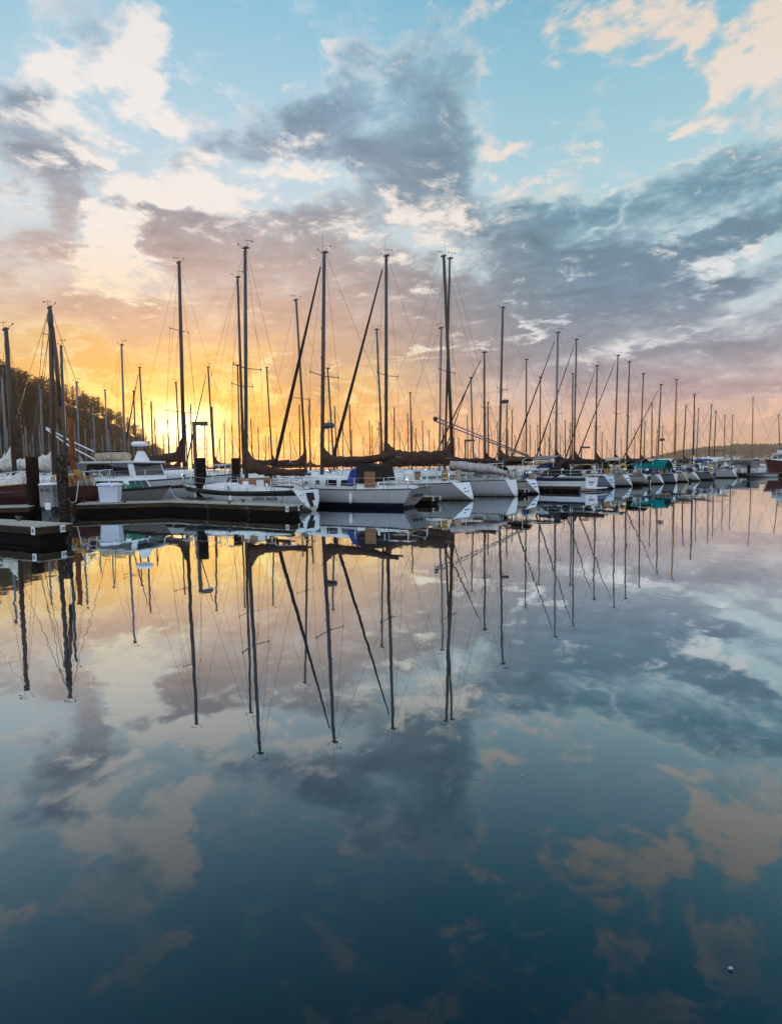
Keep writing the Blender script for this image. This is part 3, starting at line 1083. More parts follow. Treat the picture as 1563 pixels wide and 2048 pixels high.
def motorboat(label, stern_px, L, head_deg, B=None, F=1.0, top='white_gelcoat', bottom='antifoul_dark', boot=None, band=None, cabs=((.15, .62, 1.0),), wband=(.10, .92, .30, .78),
              roof=True, fly=False, name='motorboat', group=None, dist=None, flip=False, wm='glass_dark', cabm='white_gelcoat', radar=False, mast_h=0, rail=True, cat='motorboat', pitch_n=6, wk=.7, bow=1.3, bowup=.35, roofm='deck_white', sb=(.74, .92), slope=.55):
    head = R(head_deg)
    root = boat_frame(name, stern_px, L, head + (math.pi if flip else 0), dist)
    root.rotation_euler.z = head
    tag(root, label, cat, group)
    H = Hull(L, B or L * .33, F, bow, -.12, .9, bowup, 0.0, .35, .18, True)
    H.build(root, top, bottom, boot, .08, band, sb)
    H.rail(root, 'black_paint', .035)
    zt = 0
    for i, (u0, u1, h) in enumerate(cabs):
        mb = MB()
        z0 = H.sheer((u0 + u1) / 2) - .06
        x0, x1 = H.x(u0, H.F), H.x(u1, H.F)
        w0 = H.B / 2 * wk
        w1 = min(w0, H.half(u1, H.F) * .95)
        sl = slope * h
        bot = [(x0, -w0, z0), (x1, -w1, z0), (x1, w1, z0), (x0, w0, z0)]
        topr = [(x0 + .12, -w0 * .9, z0 + h), (x1 - sl, -min(w0 * .9, w1), z0 + h), (x1 - sl, min(w0 * .9, w1), z0 + h), (x0 + .12, w0 * .9, z0 + h)]
        mb.loft([bot, topr], cabm, True, True, False)
        co = mb.build('cabin', root, bevel=.04)
        f0, f1 = wband[2], wband[3]
        P = lambda k, f: lerp(Vector(bot[k]), Vector(topr[k]), f)
        for (ka, kb, nrm, nw) in ((0, 1, Vector((0, -1, 0)), pitch_n), (3, 2, Vector((0, 1, 0)), pitch_n), (1, 2, Vector((1, 0, .3)), 1 if pitch_n == 1 else 3), (0, 3, Vector((-1, 0, 0)), 2)):
            for j in range(nw):
                t0 = lerp(wband[0], wband[1], (j + .05) / nw); t1 = lerp(wband[0], wband[1], (j + .95) / nw)
                q = [lerp(P(ka, f0), P(kb, f0), t0), lerp(P(ka, f0), P(kb, f0), t1), lerp(P(ka, f1), P(kb, f1), t1), lerp(P(ka, f1), P(kb, f1), t0)]
                w = MB(); w.loft([[p - nrm * .03 for p in q], [p + nrm * .015 for p in q]], wm, True, True, False)
                w.build('window', co)
        zt = z0 + h
        if roof:
            rb = MB()
            ov = .22
            ol = [(x0 - .5, -w0 * .95), (x1 - sl + ov, -w1 * .98), (x1 - sl + ov + .25, 0), (x1 - sl + ov, w1 * .98), (x0 - .5, w0 * .95)]
            rb.prism(ol, zt + .003, zt + .11, roofm)
            rb.build('roof', root, bevel=.03)
            zt += .11
    if fly:
        fb = MB()
        x0, x1 = H.x(cabs[-1][0] + .06, 1), H.x(cabs[-1][1] - .14, 1)
        w = H.B * .3
        fb.loft([[(x0, -w, zt), (x1, -w * .9, zt), (x1, w * .9, zt), (x0, w, zt)], [(x0, -w, zt + .5), (x1 + .25, -w * .85, zt + .5), (x1 + .25, w * .85, zt + .5), (x0, w, zt + .5)]], cabm, True, True, False)
        fb.build('flybridge', root, bevel=.03)
        sc_ = MB().box((x1 + .05, 0, zt + .68), (.04, w * 1.5, .35), 'glass_grey')
        sc_.build('windscreen', root)
        bm_ = MB()
        for s in (-1, 1):
            for xx in (x0 + .3, x1 - .3):
                bm_.tube([(xx, s * w, zt + .5), (xx, s * w, zt + 1.5)], .018, 'steel_rail', 5)
        bm_.prism([(x0, -w), (x1, -w), (x1, w), (x0, w)], zt + 1.5, zt + 1.56, 'canvas_dark')
        bm_.build('bimini', root)
    if radar:
        rb = MB().box((H.x(.45, 1), 0, zt + .55), (.08, 1.15, .12), 'sign_white')
        rb.lathe([(.12, 0), (.14, .3), (.1, .5)], 'sign_white', (H.x(.45, 1), 0, zt), 10)
        rb.build('radar_scanner', root)
    if mast_h:
        MB().tube([(H.x(.4, 1), 0, zt), (H.x(.38, 1), 0, zt + mast_h)], [.05, .025], 'spar_pale', 8).build('signal_mast', root)
        MB().tube([(H.x(.4, 1), -.5, zt + mast_h * .7), (H.x(.4, 1), .5, zt + mast_h * .7)], .02, 'spar_pale', 5).build('crosstree', root)
    if rail:
        rails(root, H, 4, h=.6, pushpit=False)
    return root, H, zt


def stern_gear(root, H, u0, seed, n):
    """what a lived-on cockpit carries: wheel, bags, a folded bimini, a grill, cushions"""
    rnd = random.Random(seed * 3 + 1)
    z = H.F
    P = lambda u, y, dz: Vector((H.x(u, z), y, z + dz))
    MB().lathe([(.09, 0), (.08, .7), (.12, .75), (.12, .9), (.03, .93)], 'deck_white', P(.13, 0, 0), 8).build('steering_pedestal', root)
    c = P(.125, 0, .75)
    MB().tube([c + Vector((-.1, math.cos(a) * .42, math.sin(a) * .42)) for a in [k * math.pi / 8 for k in range(17)]], .022, 'steel_rail', 6).build('steering_wheel', root)
    cols = ['canvas_navy', 'canvas_dark', 'canvas_brown', 'canvas_tan', 'cushion_ochre', 'canvas_blue', 'canvas_cream', 'canvas_grey']
    for k in range(n):
        u = rnd.uniform(.02, .2); s = rnd.choice((-1, 1))
        y = s * H.half(u, z) * .85
        MB().box(P(u, y, rnd.uniform(.25, .5)), (rnd.uniform(.25, .7), rnd.uniform(.15, .3), rnd.uniform(.25, .5)), rnd.choice(cols), rnd.uniform(-.2, .2), .85).build('rail_bag', root, bevel=.05)
    if rnd.random() < .7:
        g = P(.01, rnd.uniform(-.5, .5), .55)
        MB().lathe([(.05, -.12), (.2, -.06), (.21, .02), (.16, .12), (.03, .15)], 'steel_rail', g, 10).build('rail_grill', root)
    if rnd.random() < .7:
        b = MB(); w = H.half(.15, z) * .85
        a, c = P(.03, 0, 0), P(.2, 0, 0)
        for q in (a, c):
            b.tube([q + Vector((0, -w, 0)), q + Vector((0, -w * .95, 1.45)), q + Vector((0, 0, 1.65)), q + Vector((0, w * .95, 1.45)), q + Vector((0, w, 0))], .02, 'steel_rail', 5)
        b.build('bimini_frame', root)
        m = rnd.choice(cols)
        d = MB()
        d.loft([[q + Vector((0, y * w, zz)) for y, zz in ((-.97, 1.42), (-.6, 1.58), (0, 1.68), (.6, 1.58), (.97, 1.42))] + [q + Vector((0, y * w, zz - .03)) for y, zz in ((.97, 1.42), (.6, 1.58), (0, 1.68), (-.6, 1.58), (-.97, 1.42))] for q in (a, c)], m, True, True, False)
        d.build('bimini', root)
    p = P(.06, -H.half(.06, z) * .9, 0)
    MB().tube([p, p + Vector((-.1, 0, 1.7))], .018, 'spar_pale', 5).build('flag_staff', root)
    for u, s in ((.3, 1), (.55, 1), (.42, -1)):
        if rnd.random() < .75: fender(root, H, u, s, .10, .45)

# ------------------------------------------------------------------ docks
def dock(label, pts, h=.5, plates=(), group='floating docks', joints=True):
    """floating dock: plank deck over two courses of beams on dark floats"""
    root = empty('floating_dock', (pts[0][0], pts[0][1], 0))
    tag(root, label, 'dock', group)
    q = [(x - pts[0][0], y - pts[0][1]) for x, y in pts]
    cx = sum(p[0] for p in q) / len(q); cy = sum(p[1] for p in q) / len(q)
    n = len(q)
    area = sum(q[i][0] * q[(i + 1) % n][1] - q[(i + 1) % n][0] * q[i][1] for i in range(n))
    if area < 0: q = q[::-1]

    def inset(d):
        out = []
        for i in range(n):
            a, b, c = Vector(q[i - 1]), Vector(q[i]), Vector(q[(i + 1) % n])
            e1, e2 = (b - a).normalized(), (c - b).normalized()
            n1, n2 = Vector((-e1.y, e1.x)), Vector((-e2.y, e2.x))
            bis = (n1 + n2).normalized()
            out.append(tuple(b + bis * (d / max(.3, bis.dot(n1)))))
        return out
    MB().prism(inset(.14), -.3, .118, 'rubber_black').build('float', root)
    MB().prism(inset(.09), .12, h - .227, 'creosote_shade_wood').build('lower_beam', root)  # black colour stands in for the shade below the deck edge
    MB().prism(inset(.0), h - .225, h - .03, 'dock_beam').build('upper_beam', root)
    MB().prism(inset(-.025), h - .028, h, 'dock_planks').build('deck', root)
    rnd = random.Random(int(abs(pts[0][0] * 100)))
    for i in range(n):
        a, b = Vector(q[i]), Vector(q[(i + 1) % n])
        ln = (b - a).length
        e = (b - a).normalized(); nn = Vector((e.y, -e.x))
        if ln > 2 and joints:
            for j in range(1, int(ln / 2.1)):
                p = a + e * (ln * j / int(ln / 2.1)) + nn * .012
                MB().box((p.x, p.y, h - .13), (.16, .02, .15), 'lamp_housing', math.atan2(e.y, e.x)).build('joint_plate', root)
                MB().box((p.x - nn.x * .085, p.y - nn.y * .085, h - .36), (.10, .03, .2), 'dock_beam', math.atan2(e.y, e.x)).build('float_bracket', root)
        if ln > 2:
            for j in range(max(1, int(ln / 4))):
                p = a + e * (ln * (j + .5) / max(1, int(ln / 4))) - nn * .18
                cl = MB()
                cl.box((p.x, p.y, h + .05), (.10, .06, .10), 'spar_dark', math.atan2(e.y, e.x))
                cl.tube([(p.x - e.x * .17, p.y - e.y * .17, h + .13), (p.x, p.y, h + .10), (p.x + e.x * .17, p.y + e.y * .17, h + .13)], .028, 'spar_dark', 6)
                cl.build('cleat', root)
    for (i, t, body, sz) in plates:
        i0, i1 = i
        a, b = Vector((pts[i0][0] - pts[0][0], pts[i0][1] - pts[0][1])), Vector((pts[i1][0] - pts[0][0], pts[i1][1] - pts[0][1]))
        e = (b - a).normalized(); nn = Vector((e.y, -e.x))
        if nn.dot((a + b) / 2 - Vector((cx, cy))) < 0: nn = -nn
        p = a + (b - a) * t + nn * .035
        po = MB().box((p.x, p.y, h - .13), (sz * .8, .02, sz), 'sign_white', math.atan2(e.y, e.x)).build('number_plate', root, bevel=.006)
        text_mesh('lettering', body, sz * .72, 'lettering_black', po, face_mtx((p.x + nn.x * .014, p.y + nn.y * .014, h - .13), (nn.x, nn.y, 0)))
    return root


def G(px, py, h=.5):
    P = on_plane(px, py, h)
    return (P.x, P.y)


dock('nearest weathered dock finger with number plates 8 and 10 on its corner', [(-22.5, 23.3), (-9.75, 16.15), (-9.3, 17.05), (-21.9, 24.2)], .5,
     [((0, 1), .988, '8', .22), ((1, 2), .70, '10', .2)])
dock('long dock walkway in front of the boat LUCKY DUCK with plates 12 and 14', [(-14.3, 26.7), (-10.5, 27.9), (-3.95, 23.6), (-3.72, 24.8), (-9.6, 29.3), (-11.0, 31.4), (-15.2, 29.0)], .5,
     [((1, 2), .965, '12', .22), ((2, 3), .5, '14', .22)])
dock('old dock with algae edge behind the nearest finger, beside dark red boat', [(-27, 21.3), (-15.75, 25.5), (-16.5, 27.5), (-27.7, 23.3)], .5)


def finger(px, py, head, ln, label, w=1.0, plates=()):
    """dock finger whose end is seen at a photo position, running back along a boat"""
    P = on_plane(px, py, .0)
    d = Vector((math.cos(R(head)), math.sin(R(head)), 0)); s = Vector((-d.y, d.x, 0))
    a, b = P - s * w / 2, P + s * w / 2
    dock(label, [(a.x, a.y), (b.x, b.y), (b.x + d.x * ln, b.y + d.y * ln), (a.x + d.x * ln, a.y + d.y * ln)], .42, plates)


finger(872, 1008, 147, 9, 'dark dock finger with two small plates between the two white yachts', 1.1, [((0, 1), .15, '16', .2), ((0, 1), .85, '18', .2)])
finger(1052, 990, 142, 9, 'dock finger end beside the cream yacht bow and oval white transom', 1.0, [((0, 1), .2, '20', .2), ((0, 1), .8, '22', .2)])
finger(1162, 983, 140, 9, 'dock finger beside the motorboat with the swim step', 1.0)
finger(1282, 971, 138, 9, 'dock finger beside the yacht with the yellow lifebuoy', 1.0)
finger(1380, 963, 138, 9, 'dock finger near the beige covered stern', 1.0)
dock('far low dock running past the red trawler', [(56, 92), (78, 90), (78, 93), (56, 95)], .45)
# the walkway behind the bows
dock('main walkway behind the bows of the front row of yachts', [(-10.9, 31.6), (-9.0, 31.6), (44, 92), (42, 93.5)], .5)


# ------------------------------------------------------------------ piles and dock furniture
def pile(label, px, d, ytop, r, m, cap=None, lean=0.0, name='mooring_pile', r2=None):
    P = at_y(px, 930, d)
    z = at_y(px, ytop, d).z
    root = empty(name, (P.x, P.y, 0)); tag(root, label, 'pile', None)
    n = 14
    rings = []
    rnd = random.Random(int(px))
    for i in range(9):
        t = i / 8
        rr = lerp(r, r2 or r * .93, t) * (1 + rnd.uniform(-.03, .03))
        rings.append([(lean * t + rr * math.cos(2 * math.pi * k / n) * (1 + .03 * math.sin(k * 2.3)), rr * math.sin(2 * math.pi * k / n), lerp(-1.5, z, t)) for k in range(n)])
    MB().loft(rings, m).build('pile_shaft', root)
    if cap:
        MB().lathe([(r * 1.12, -.04), (r * 1.12, .05), (r * .25, .12)], cap, (lean, 0, z), 14).build('pile_cap', root)
    else:
        MB().lathe([(r * .96, -.03), (r * .90, .035)], 'dock_beam', (lean, 0, z), 14).build('pile_top', root)
    return root


pile('thick dark wooden mooring pile left of the grey 10 drum', 64, 26.8, 914, .27, 'creosote_shade_wood')
pile('moss-flecked old wooden pile right of the grey 10 drum', 125, 26.0, 911, .24, 'mossy_wood', lean=-.05)
pile('tall rusty orange steel pile with pale foot', 146, 29.5, 832, .14, 'rusty_steel', r2=.12)
pile('brown wooden pile in front of the dock lamp, left of LUCKY DUCK bow', 401, 30.2, 917, .27, 'creosote_shade_wood')
pile('short brown pile behind LUCKY DUCK bow rail', 471, 36, 917, .27, 'creosote_shade_wood')
pile('lone dark pile standing in open water near the far cruisers', 1497, 88, 929, .24, 'creosote_shade_wood')


def lamp(label, px, d, ytop, w, side=1):
    P = at_y(px, 930, d); z = at_y(px, ytop, d).z
    root = empty('dock_lamp', (P.x, P.y, 0)); tag(root, label, 'dock lamp', 'inverted L dock lamps')
    MB().box((0, 0, z / 2 + .1), (.16, .16, z - .2), 'lamp_housing').build('post', root, bevel=.015)
    MB().box((side * w / 2, 0, z - .1), (w + .16, .2, .2), 'lamp_housing').build('arm', root, bevel=.02)
    MB().box((side * (w - .1), 0, z - .225), (.35, .14, .04), 'sign_white').build('lamp_lens', root)


lamp('tall dock lamp with inverted L arm in front of the sun', 391, 31, 843, .62)
lamp('small dock lamp arm against the sky, left of the leaning spar foot', 930, 58, 879, .85)
lamp('small dock lamp arm on the orange sky between crossing stays', 1161, 66, 893, .9)

# grey utility drum with 10 on two faces
P = at_y(99, 930, 26.6)
root = empty('utility_drum', (P.x, P.y, .4)); tag(root, 'grey metal utility drum with 10 painted twice, standing on the dock', 'drum')
DR = .47
mb = MB(); n = 24
mb.loft([[(DR * k * math.cos(2 * math.pi * j / n), DR * k * math.sin(2 * math.pi * j / n), z) for j in range(n)] for k, z in ((1, 0), (1, .04), (.985, .06), (.985, .98), (1.0, 1.0))], 'galvanised')
mb.build('drum_body', root)
MB().lathe([(DR * 1.04, 1.0), (DR * 1.04, 1.05), (DR * .9, 1.09), (.05, 1.12)], 'sign_white', (0, 0, 0), 24).build('drum_lid', root)
for a in (-112, -78):
    nn = Vector((math.cos(R(a)), math.sin(R(a)), 0))
    text_mesh('lettering', '10', .17, 'lettering_black', root, face_mtx(nn * (DR + .004) + Vector((0, 0, .78)), nn))
P = at_y(91, 930, 25.2)
root = empty('dock_bracket', (P.x, P.y, 0)); tag(root, 'small white plate on curved bracket legs at the dock edge by the drum', 'bracket')
MB().box((0, 0, .52), (.24, .03, .30), 'sign_white').build('plate', root, bevel=.01)
for s in (-1, 1):
    MB().tube([(s * .03, 0, .38), (s * .035, 0, .26), (s * .09, 0, .12), (s * .22, 0, .0)], .012, 'galvanised', 6).build('bracket_leg', root)

# white dock box
P = at_y(221, 1000, 27.75)
root = empty('dock_box', (P.x, P.y, .5), R(4)); tag(root, 'white plastic dock box with a lid on the walkway', 'dock box')
w, dp, hh = .92, .62, .80
mb = MB(); mb.loft([[(-w * k / 2, -dp * k / 2, z), (w * k / 2, -dp * k / 2, z), (w * k / 2, dp * k / 2, z), (-w * k / 2, dp * k / 2, z)] for k, z in ((.86, .02), (.94, hh * .7), (.98, hh))], 'plastic_white', True, True, False)
mb.build('box_body', root, bevel=.03)
mb = MB(); mb.loft([[(-w * k / 2, -dp * k / 2, z), (w * k / 2, -dp * k / 2, z), (w * k / 2, dp * k / 2, z), (-w * k / 2, dp * k / 2, z)] for k, z in ((1.08, hh + .003), (1.08, hh + .07), (.98, hh + .12), (.6, hh + .15))], 'plastic_white', True, True, False)
mb.build('box_lid', root, bevel=.02)
MB().box((.25, -dp * .56, hh + .0), (.08, .04, .10), 'steel_rail').build('latch', root)


def rope(label, pts, r=.018, m='rope_pale', sag=.0, name='mooring_line'):
    P = [Vector(p) for p in pts]
    out = []
    for a, b in zip(P[:-1], P[1:]):
        for k in range(6):
            t = k / 6
            q = lerp(a, b, t); q.z -= sag * 4 * t * (1 - t)
            out.append(q)
    out.append(P[-1])
    o = MB().tube([p - P[0] for p in out], r, m, 6).build(name, None, P[0])
    tag(o, label, 'rope', 'mooring lines')
    return o


# ------------------------------------------------------------------ the front row
root, H, b_, t_ = sailboat('white sloop LUCKY DUCK with dark sheer stripe and sugar-scoop stern', (628, 1022), 8.6, 152, 491, (490, 498), B=2.7, F=.94, group=None, top='white_gelcoat', bottom='white_gelcoat',
    bottom_h=.03, band='green_black_paint', sb=(.72, .96), rake=.42, tw=.74, sdep=.0, sk=.5, spar='spar_grey', mr=.095, spreaders=((.50, 1.0),), cover='canvas_brown', cov=dict(droop=.28, sag=.10), cov_r=.24, peak=.8,
    cab=(.34, .86, .36), windows=((.32, .86, .12, .72),), wm='glass_grey', seed=3, rubm='black_paint', trans='white_gelcoat', boomlen=3.6, vane=1, bow=1.35)
# name, transom fittings
u = .23
p = H.pt(u, .60, 1); q = H.pt(u + .02, .60, 1); e = (q - p).normalized(); nn = Vector((e.y, -e.x, 0)); nn = nn if nn.y > 0 else -nn
marks(root, 'LUCKY DUCK', .20, 'lettering_black', p + nn * .02, nn + Vector((0, 0, -.18)), spacing=1.12)
tx = lambda z: H.x(0, z) - .02
ob = MB(); ob.loft([[(tx(z) - .02, y0, z), (tx(z) - .02, y1, z), (tx(z) + .0, y1, z), (tx(z) + .0, y0, z)] for z, y0, y1 in ((.20, -.10, .16), (.50, -.12, .20), (.505, -.36, .20), (.86, -.46, .14))], 'canvas_dark', True, True, False)
ob.build('transom_cutout', H.transom)
for y, z in ((.62, .74), (.38, .78), (.25, .14), (-.22, .16), (.55, .4)):
    MB().tube([(tx(z) - .012, y, z), (tx(z) + .02, y, z)], .035, 'black_paint', 8).build('drain_fitting', H.transom)
MB().box((H.x(.33, 1) + .5, -.1, H.sheer(.35) + .42), (1.05, 1.25, .42), 'teak_board').build('companionway_box', root, bevel=.02)
MB().box((H.x(.33, 1) + .6, .535, H.sheer(.35) + .38), (.36, .02, .2), 'sign_white').build('notice', root)
MB().box((H.x(.12, 1), .55, H.F + .2), (1.1, .35, .10), 'canvas_dark').build('cockpit_cushion', root, bevel=.03)
MB().box((H.x(.28, 1) - .05, .7, H.F + .33), (.42, .06, .42), 'deck_white').build('locker_panel', root)
fender(root, H, .86, 1)
fender(root, H, .5, 1, .09, .4)
LD, LDH = root, H

root, H, b_, t_ = sailboat('white yacht with navy bottom, brown canopy and script name on its raked transom', (815, 1015), 8.9, 150, 643, (648, 507), B=2.9, F=.92, top='white_gelcoat', bottom='navy_paint', boot='navy_paint',
    bottom_h=.13, boot_h=.13, rake=-.75, tw=.72, sdep=.3, sk=.42, bow=1.2, spar='spar_grey', mr=.11, spreaders=((.46, 1.25),), jib='canvas_dark', jib_r=.085, cover='canvas_brown', cov=dict(droop=-.25, sag=.10, end_r=.7), cov_r=.24, peak=.75,
    radar=(.235, -1), steps=True, vane=2, cab=(.33, .84, .70), windows=((.06, .22, .28, .74), (.27, .42, .28, .74), (.50, .57, .34, .66), (.66, .72, .34, .62)), seed=5, trans='grey_gelcoat', boomlen=4.6, rubm='black_paint')
x = H.x(.33, 1)
mb = MB(); z = H.sheer(.3) + .2
mb.loft([[(x - 1.2, -.85, z + .25), (x - 1.2, .85, z + .25), (x - 1.1, .75, z + .95), (x - 1.1, -.75, z + .95)], [(x + .1, -.95, z + .1), (x + .1, .95, z + .1), (x + .0, .8, z + 1.1), (x + .0, -.8, z + 1.1)]], 'canvas_dark', True, True, False)
cn = mb.build('cockpit_canopy', root, bevel=.06)
MB().box((x - .75, .99, z + .30), (.62, .04, .78), 'teak_board').build('canopy_panel', cn)
mb = MB(); mb.loft([[(x + .12, -.9, z), (x + .12, .98, z), (x + .12, .85, z + .95), (x + .12, -.8, z + .95)], [(x + .8, -.8, z), (x + .8, .9, z), (x + .55, .78, z + .75), (x + .55, -.7, z + .75)]], 'canvas_blue', True, True, False)
mb.build('spray_hood', root, bevel=.05)
nrm = Vector((-1, 0, -.55)); zc = .62
tpos = Vector((H.x(0, zc) - .035, -.05, zc))
marks(H.transom, 'Sailed Air', .28, 'lettering_black', tpos, nrm, shear=.35)
tp2 = Vector((H.x(0, .41) - .035, .0, .41))
mb = MB(); rnd = random.Random(4)
for k in range(7): mb.box((tp2.x, tp2.y + .30 - k * .09, .41), (.012, .05, rnd.uniform(.05, .09)), 'lettering_red')
mb.build('hailing_mark', H.transom)
MB().tube([(H.x(0, 1) + .05, .1, 1.12), (H.x(0, .4) - .05, .08, .5)], .03, 'black_paint', 6).build('rudder_head', H.transom)
YB, YBH = root, H
fender(root, H, .34, 1, .11, .5)
fender(root, H, .58, 1, .11, .5)

root, H, b_, t_ = sailboat('white yacht with thin dark sheer line and white oval reversed transom', (946, 1001), 11.0, 147, 771, (772, 513), B=3.3, F=1.0, top='white_gelcoat', bottom='black_paint', rake=.75, tw=.70, sdep=.0, sk=.8,
    bow=1.2, spar='spar_dark', mr=.115, spreaders=((.46, 1.2),), jib='canvas_dark', jib_r=.09, cover='canvas_brown', cov=dict(droop=-.05, sag=.06, end_r=.9), cov_r=.44, peak=.8, vane=2, cab=(.36, .86, .68),
    windows=((.10, .34, .34, .66), (.44, .60, .36, .66)), seed=8, trans='white_gelcoat', boomlen=4.3, boomz=2.45, bottom_h=.04)
x = H.x(.33, 1); z = H.sheer(.3)
ar = MB(); ar.loft([[(x - .25 + k * .5, y * w, z + hh) for y, hh in ((-1, 0), (-.92, .62), (-.6, .80), (.6, .80), (.92, .62), (1, 0))] for k, w in ((0, .72), (1, .80))], 'deck_white', True, True, False)
ar.build('companionway_arch', root, bevel=.03)
MB().box((x - .28, 0, z + .40), (.05, .62, .66), 'teak_board').build('companionway_board', root)
for y, m_ in ((.85, 'cushion_ochre'), (-.95, 'canvas_tan')):
    MB().box((H.x(.07, 1), y, H.F + .48), (.34, .26, .62), m_).build('rail_bag', root, bevel=.07)
tp = lambda z_: H.x(0, z_) - .02
for z_, y in ((.55, .22), (.55, -.12), (.72, .05), (.05, .0)):
    MB().tube([(tp(z_) - .01, y - .12, z_), (tp(z_) - .01, y + .12, z_)], .025, 'black_paint', 6).build('transom_fitting', H.transom)
YC, YCH = root, H
fender(root, H, .30, 1, .12, .55)

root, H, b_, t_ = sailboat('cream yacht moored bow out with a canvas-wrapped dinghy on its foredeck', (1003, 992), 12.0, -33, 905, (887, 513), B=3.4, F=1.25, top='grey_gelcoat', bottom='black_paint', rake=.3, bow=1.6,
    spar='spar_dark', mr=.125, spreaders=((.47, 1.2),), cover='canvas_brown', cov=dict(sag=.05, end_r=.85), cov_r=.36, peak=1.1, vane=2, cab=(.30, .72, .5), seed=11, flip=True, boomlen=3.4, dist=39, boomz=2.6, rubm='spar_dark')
YD, YDH = root, H
# wrapped dinghy on its foredeck
dg_ = MB(); rings = []
rnd = random.Random(2)
for i in range(13):
    t = i / 12
    w = .55 * math.sin(math.pi * min(1, t * 1.15 + .18)) ** .6 if t < .75 else .55 * (1 - ((t - .75) / .25) ** 2 * .75)
    h_ = lerp(.34, .26, t) * (1 - .5 * max(0, (t - .7) / .3))
    rings.append([(lerp(-1.9, 1.9, t), math.cos(a) * w * (1 + rnd.uniform(-.05, .05)), h_ * (1 + math.sin(a)) * (1 + rnd.uniform(-.06, .06)) + .02) for a in [2 * math.pi * k / 12 for k in range(12)]])
dg_.loft(rings, 'canvas_pink_grey')
P = at_y(956, 945, 38.2)
do = dg_.build('wrapped_dinghy', None, (P.x, P.y, 1.55), (0, R(5), R(-25)))
tag(do, 'long pale wrapped dinghy lying on the cream yacht foredeck', 'dinghy')
for k in (.25, .5, .75):
    x = lerp(-1.9, 1.9, k)
    MB().tube([(x, math.cos(a) * .58, .34 * (1 + math.sin(a)) + .02) for a in [j * math.pi / 8 for j in range(17)]], .014, 'rope_pale', 4, False).build('lashing', do)

# pale spinnaker poles slung from the mast, running down to the right
P0, P1 = at_y(870, 834, 40.5), at_y(1056, 911, 44.5)
for k, dz in enumerate((0, .28)):
    o = MB().tube([Vector((0, 0, -dz)), (P1 - P0) + Vector((0, 0, -dz * .3))], .045, 'spar_pale', 8).build('spinnaker_pole', None, P0)
    tag(o, ['upper of two pale poles slanting down across the masts', 'lower of two pale poles slanting down across the masts'][k], 'pole', 'slanting pale poles')
    if k == 0: MB().lathe([(.05, -.18), (.16, -.12), (.18, .05), (.05, .14)], 'spar_dark', (0, 0, -.1), 10).build('pole_end', o)

OV = dict(rake=.6, tw=.62, sternup=.1, sdep=.02, sk=.85)
row = [
    ('white yacht with double dark stripe and lettered oval transom right of the cream bow', (1078, 988), 9.6, 144, 968, (968, 706), dict(top='cream_gelcoat', band='black_paint', sb=(.80, .90), bottom='black_paint', cover='canvas_dark', spar='spar_grey', spreaders=((.55, .7),), jib='canvas_dark', F=1.05, cab=(.34, .84, .55), dodger='canvas_dark', seed=21, trans='white_gelcoat', **OV)),
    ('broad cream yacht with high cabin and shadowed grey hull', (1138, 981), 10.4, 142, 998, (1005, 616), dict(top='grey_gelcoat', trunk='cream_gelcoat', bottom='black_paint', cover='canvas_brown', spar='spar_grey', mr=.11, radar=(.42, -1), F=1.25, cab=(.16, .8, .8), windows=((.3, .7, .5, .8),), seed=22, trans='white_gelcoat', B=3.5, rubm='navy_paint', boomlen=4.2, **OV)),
    ('pale blue yacht with tall pale mast and dark triangular sail cover', (1228, 977), 10.5, 140, 1110, (1115, 666), dict(top='pale_blue_gelcoat', cover='canvas_dark', jib='canvas_dark', spar='spar_pale', mr=.11, F=1.1, spreaders=((.42, .8),), peak=1.1, seed=23, trans='pale_blue_gelcoat', boomlen=4.5, dodger='canvas_dark', **OV)),
    ('cream yacht carrying a yellow lifebuoy on its stern rail', (1264, 973), 10.0, 139, 1147, (1152, 680), dict(top='cream_gelcoat', cover='canvas_dark', jib='canvas_dark', spar='spar_grey', F=1.1, spreaders=((.40, .7),), peak=1.1, seed=24, trans='white_gelcoat', **OV)),
    ('white yacht with dark outboard on its stern beside the teal cover', (1300, 970), 9.5, 139, 1191, (1193, 732), dict(cover='canvas_dark', jib='canvas_dark', spar='spar_grey', F=1.0, spreaders=((.42, .7),), peak=1.0, seed=25, trans='white_gelcoat', ob=True, **OV)),
    ('white yacht with bright teal sail cover', (1327, 968), 9.8, 138, 1228, (1235, 712), dict(cover='canvas_dark', jib='canvas_dark', spar='spar_grey', F=1.0, peak=.9, boomlen=5.0, seed=26, trans='white_gelcoat', **OV)),
    ('pale blue sloop between the teal covered yacht and the beige one', (1352, 966), 9.2, 138, 1252, (1258, 724), dict(top='pale_blue_gelcoat', cover='canvas_dark', spar='spar_brown', F=1.0, seed=27, trans='white_gelcoat', **OV)),
    ('cream sloop with a beige cloth covering its stern', (1376, 964), 9.0, 138, 1279, (1286, 748), dict(top='cream_gelcoat', cover='canvas_brown', spar='spar_dark', F=1.15, seed=28, trans='canvas_tan', **OV)),
    ('white yacht with slanting bright transom beside the beige cloth', (1400, 962), 9.6, 138, 1314, (1321, 770), dict(cover='canvas_grey', jib='canvas_dark', spar='spar_grey', F=1.0, radar=(.35, -1), seed=29, trans='white_gelcoat', **OV)),
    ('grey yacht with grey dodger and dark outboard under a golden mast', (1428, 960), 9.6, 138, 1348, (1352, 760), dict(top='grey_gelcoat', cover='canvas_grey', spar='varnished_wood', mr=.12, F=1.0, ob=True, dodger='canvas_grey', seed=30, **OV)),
    ('last white sloop of the front row, with a near-black mast', (1474, 956), 9.8, 138, 1385, (1388, 790), dict(cover='canvas_cream', spar='black_paint', mr=.11, F=1.05, seed=31, trans='white_gelcoat', **OV)),
]
ROW = []
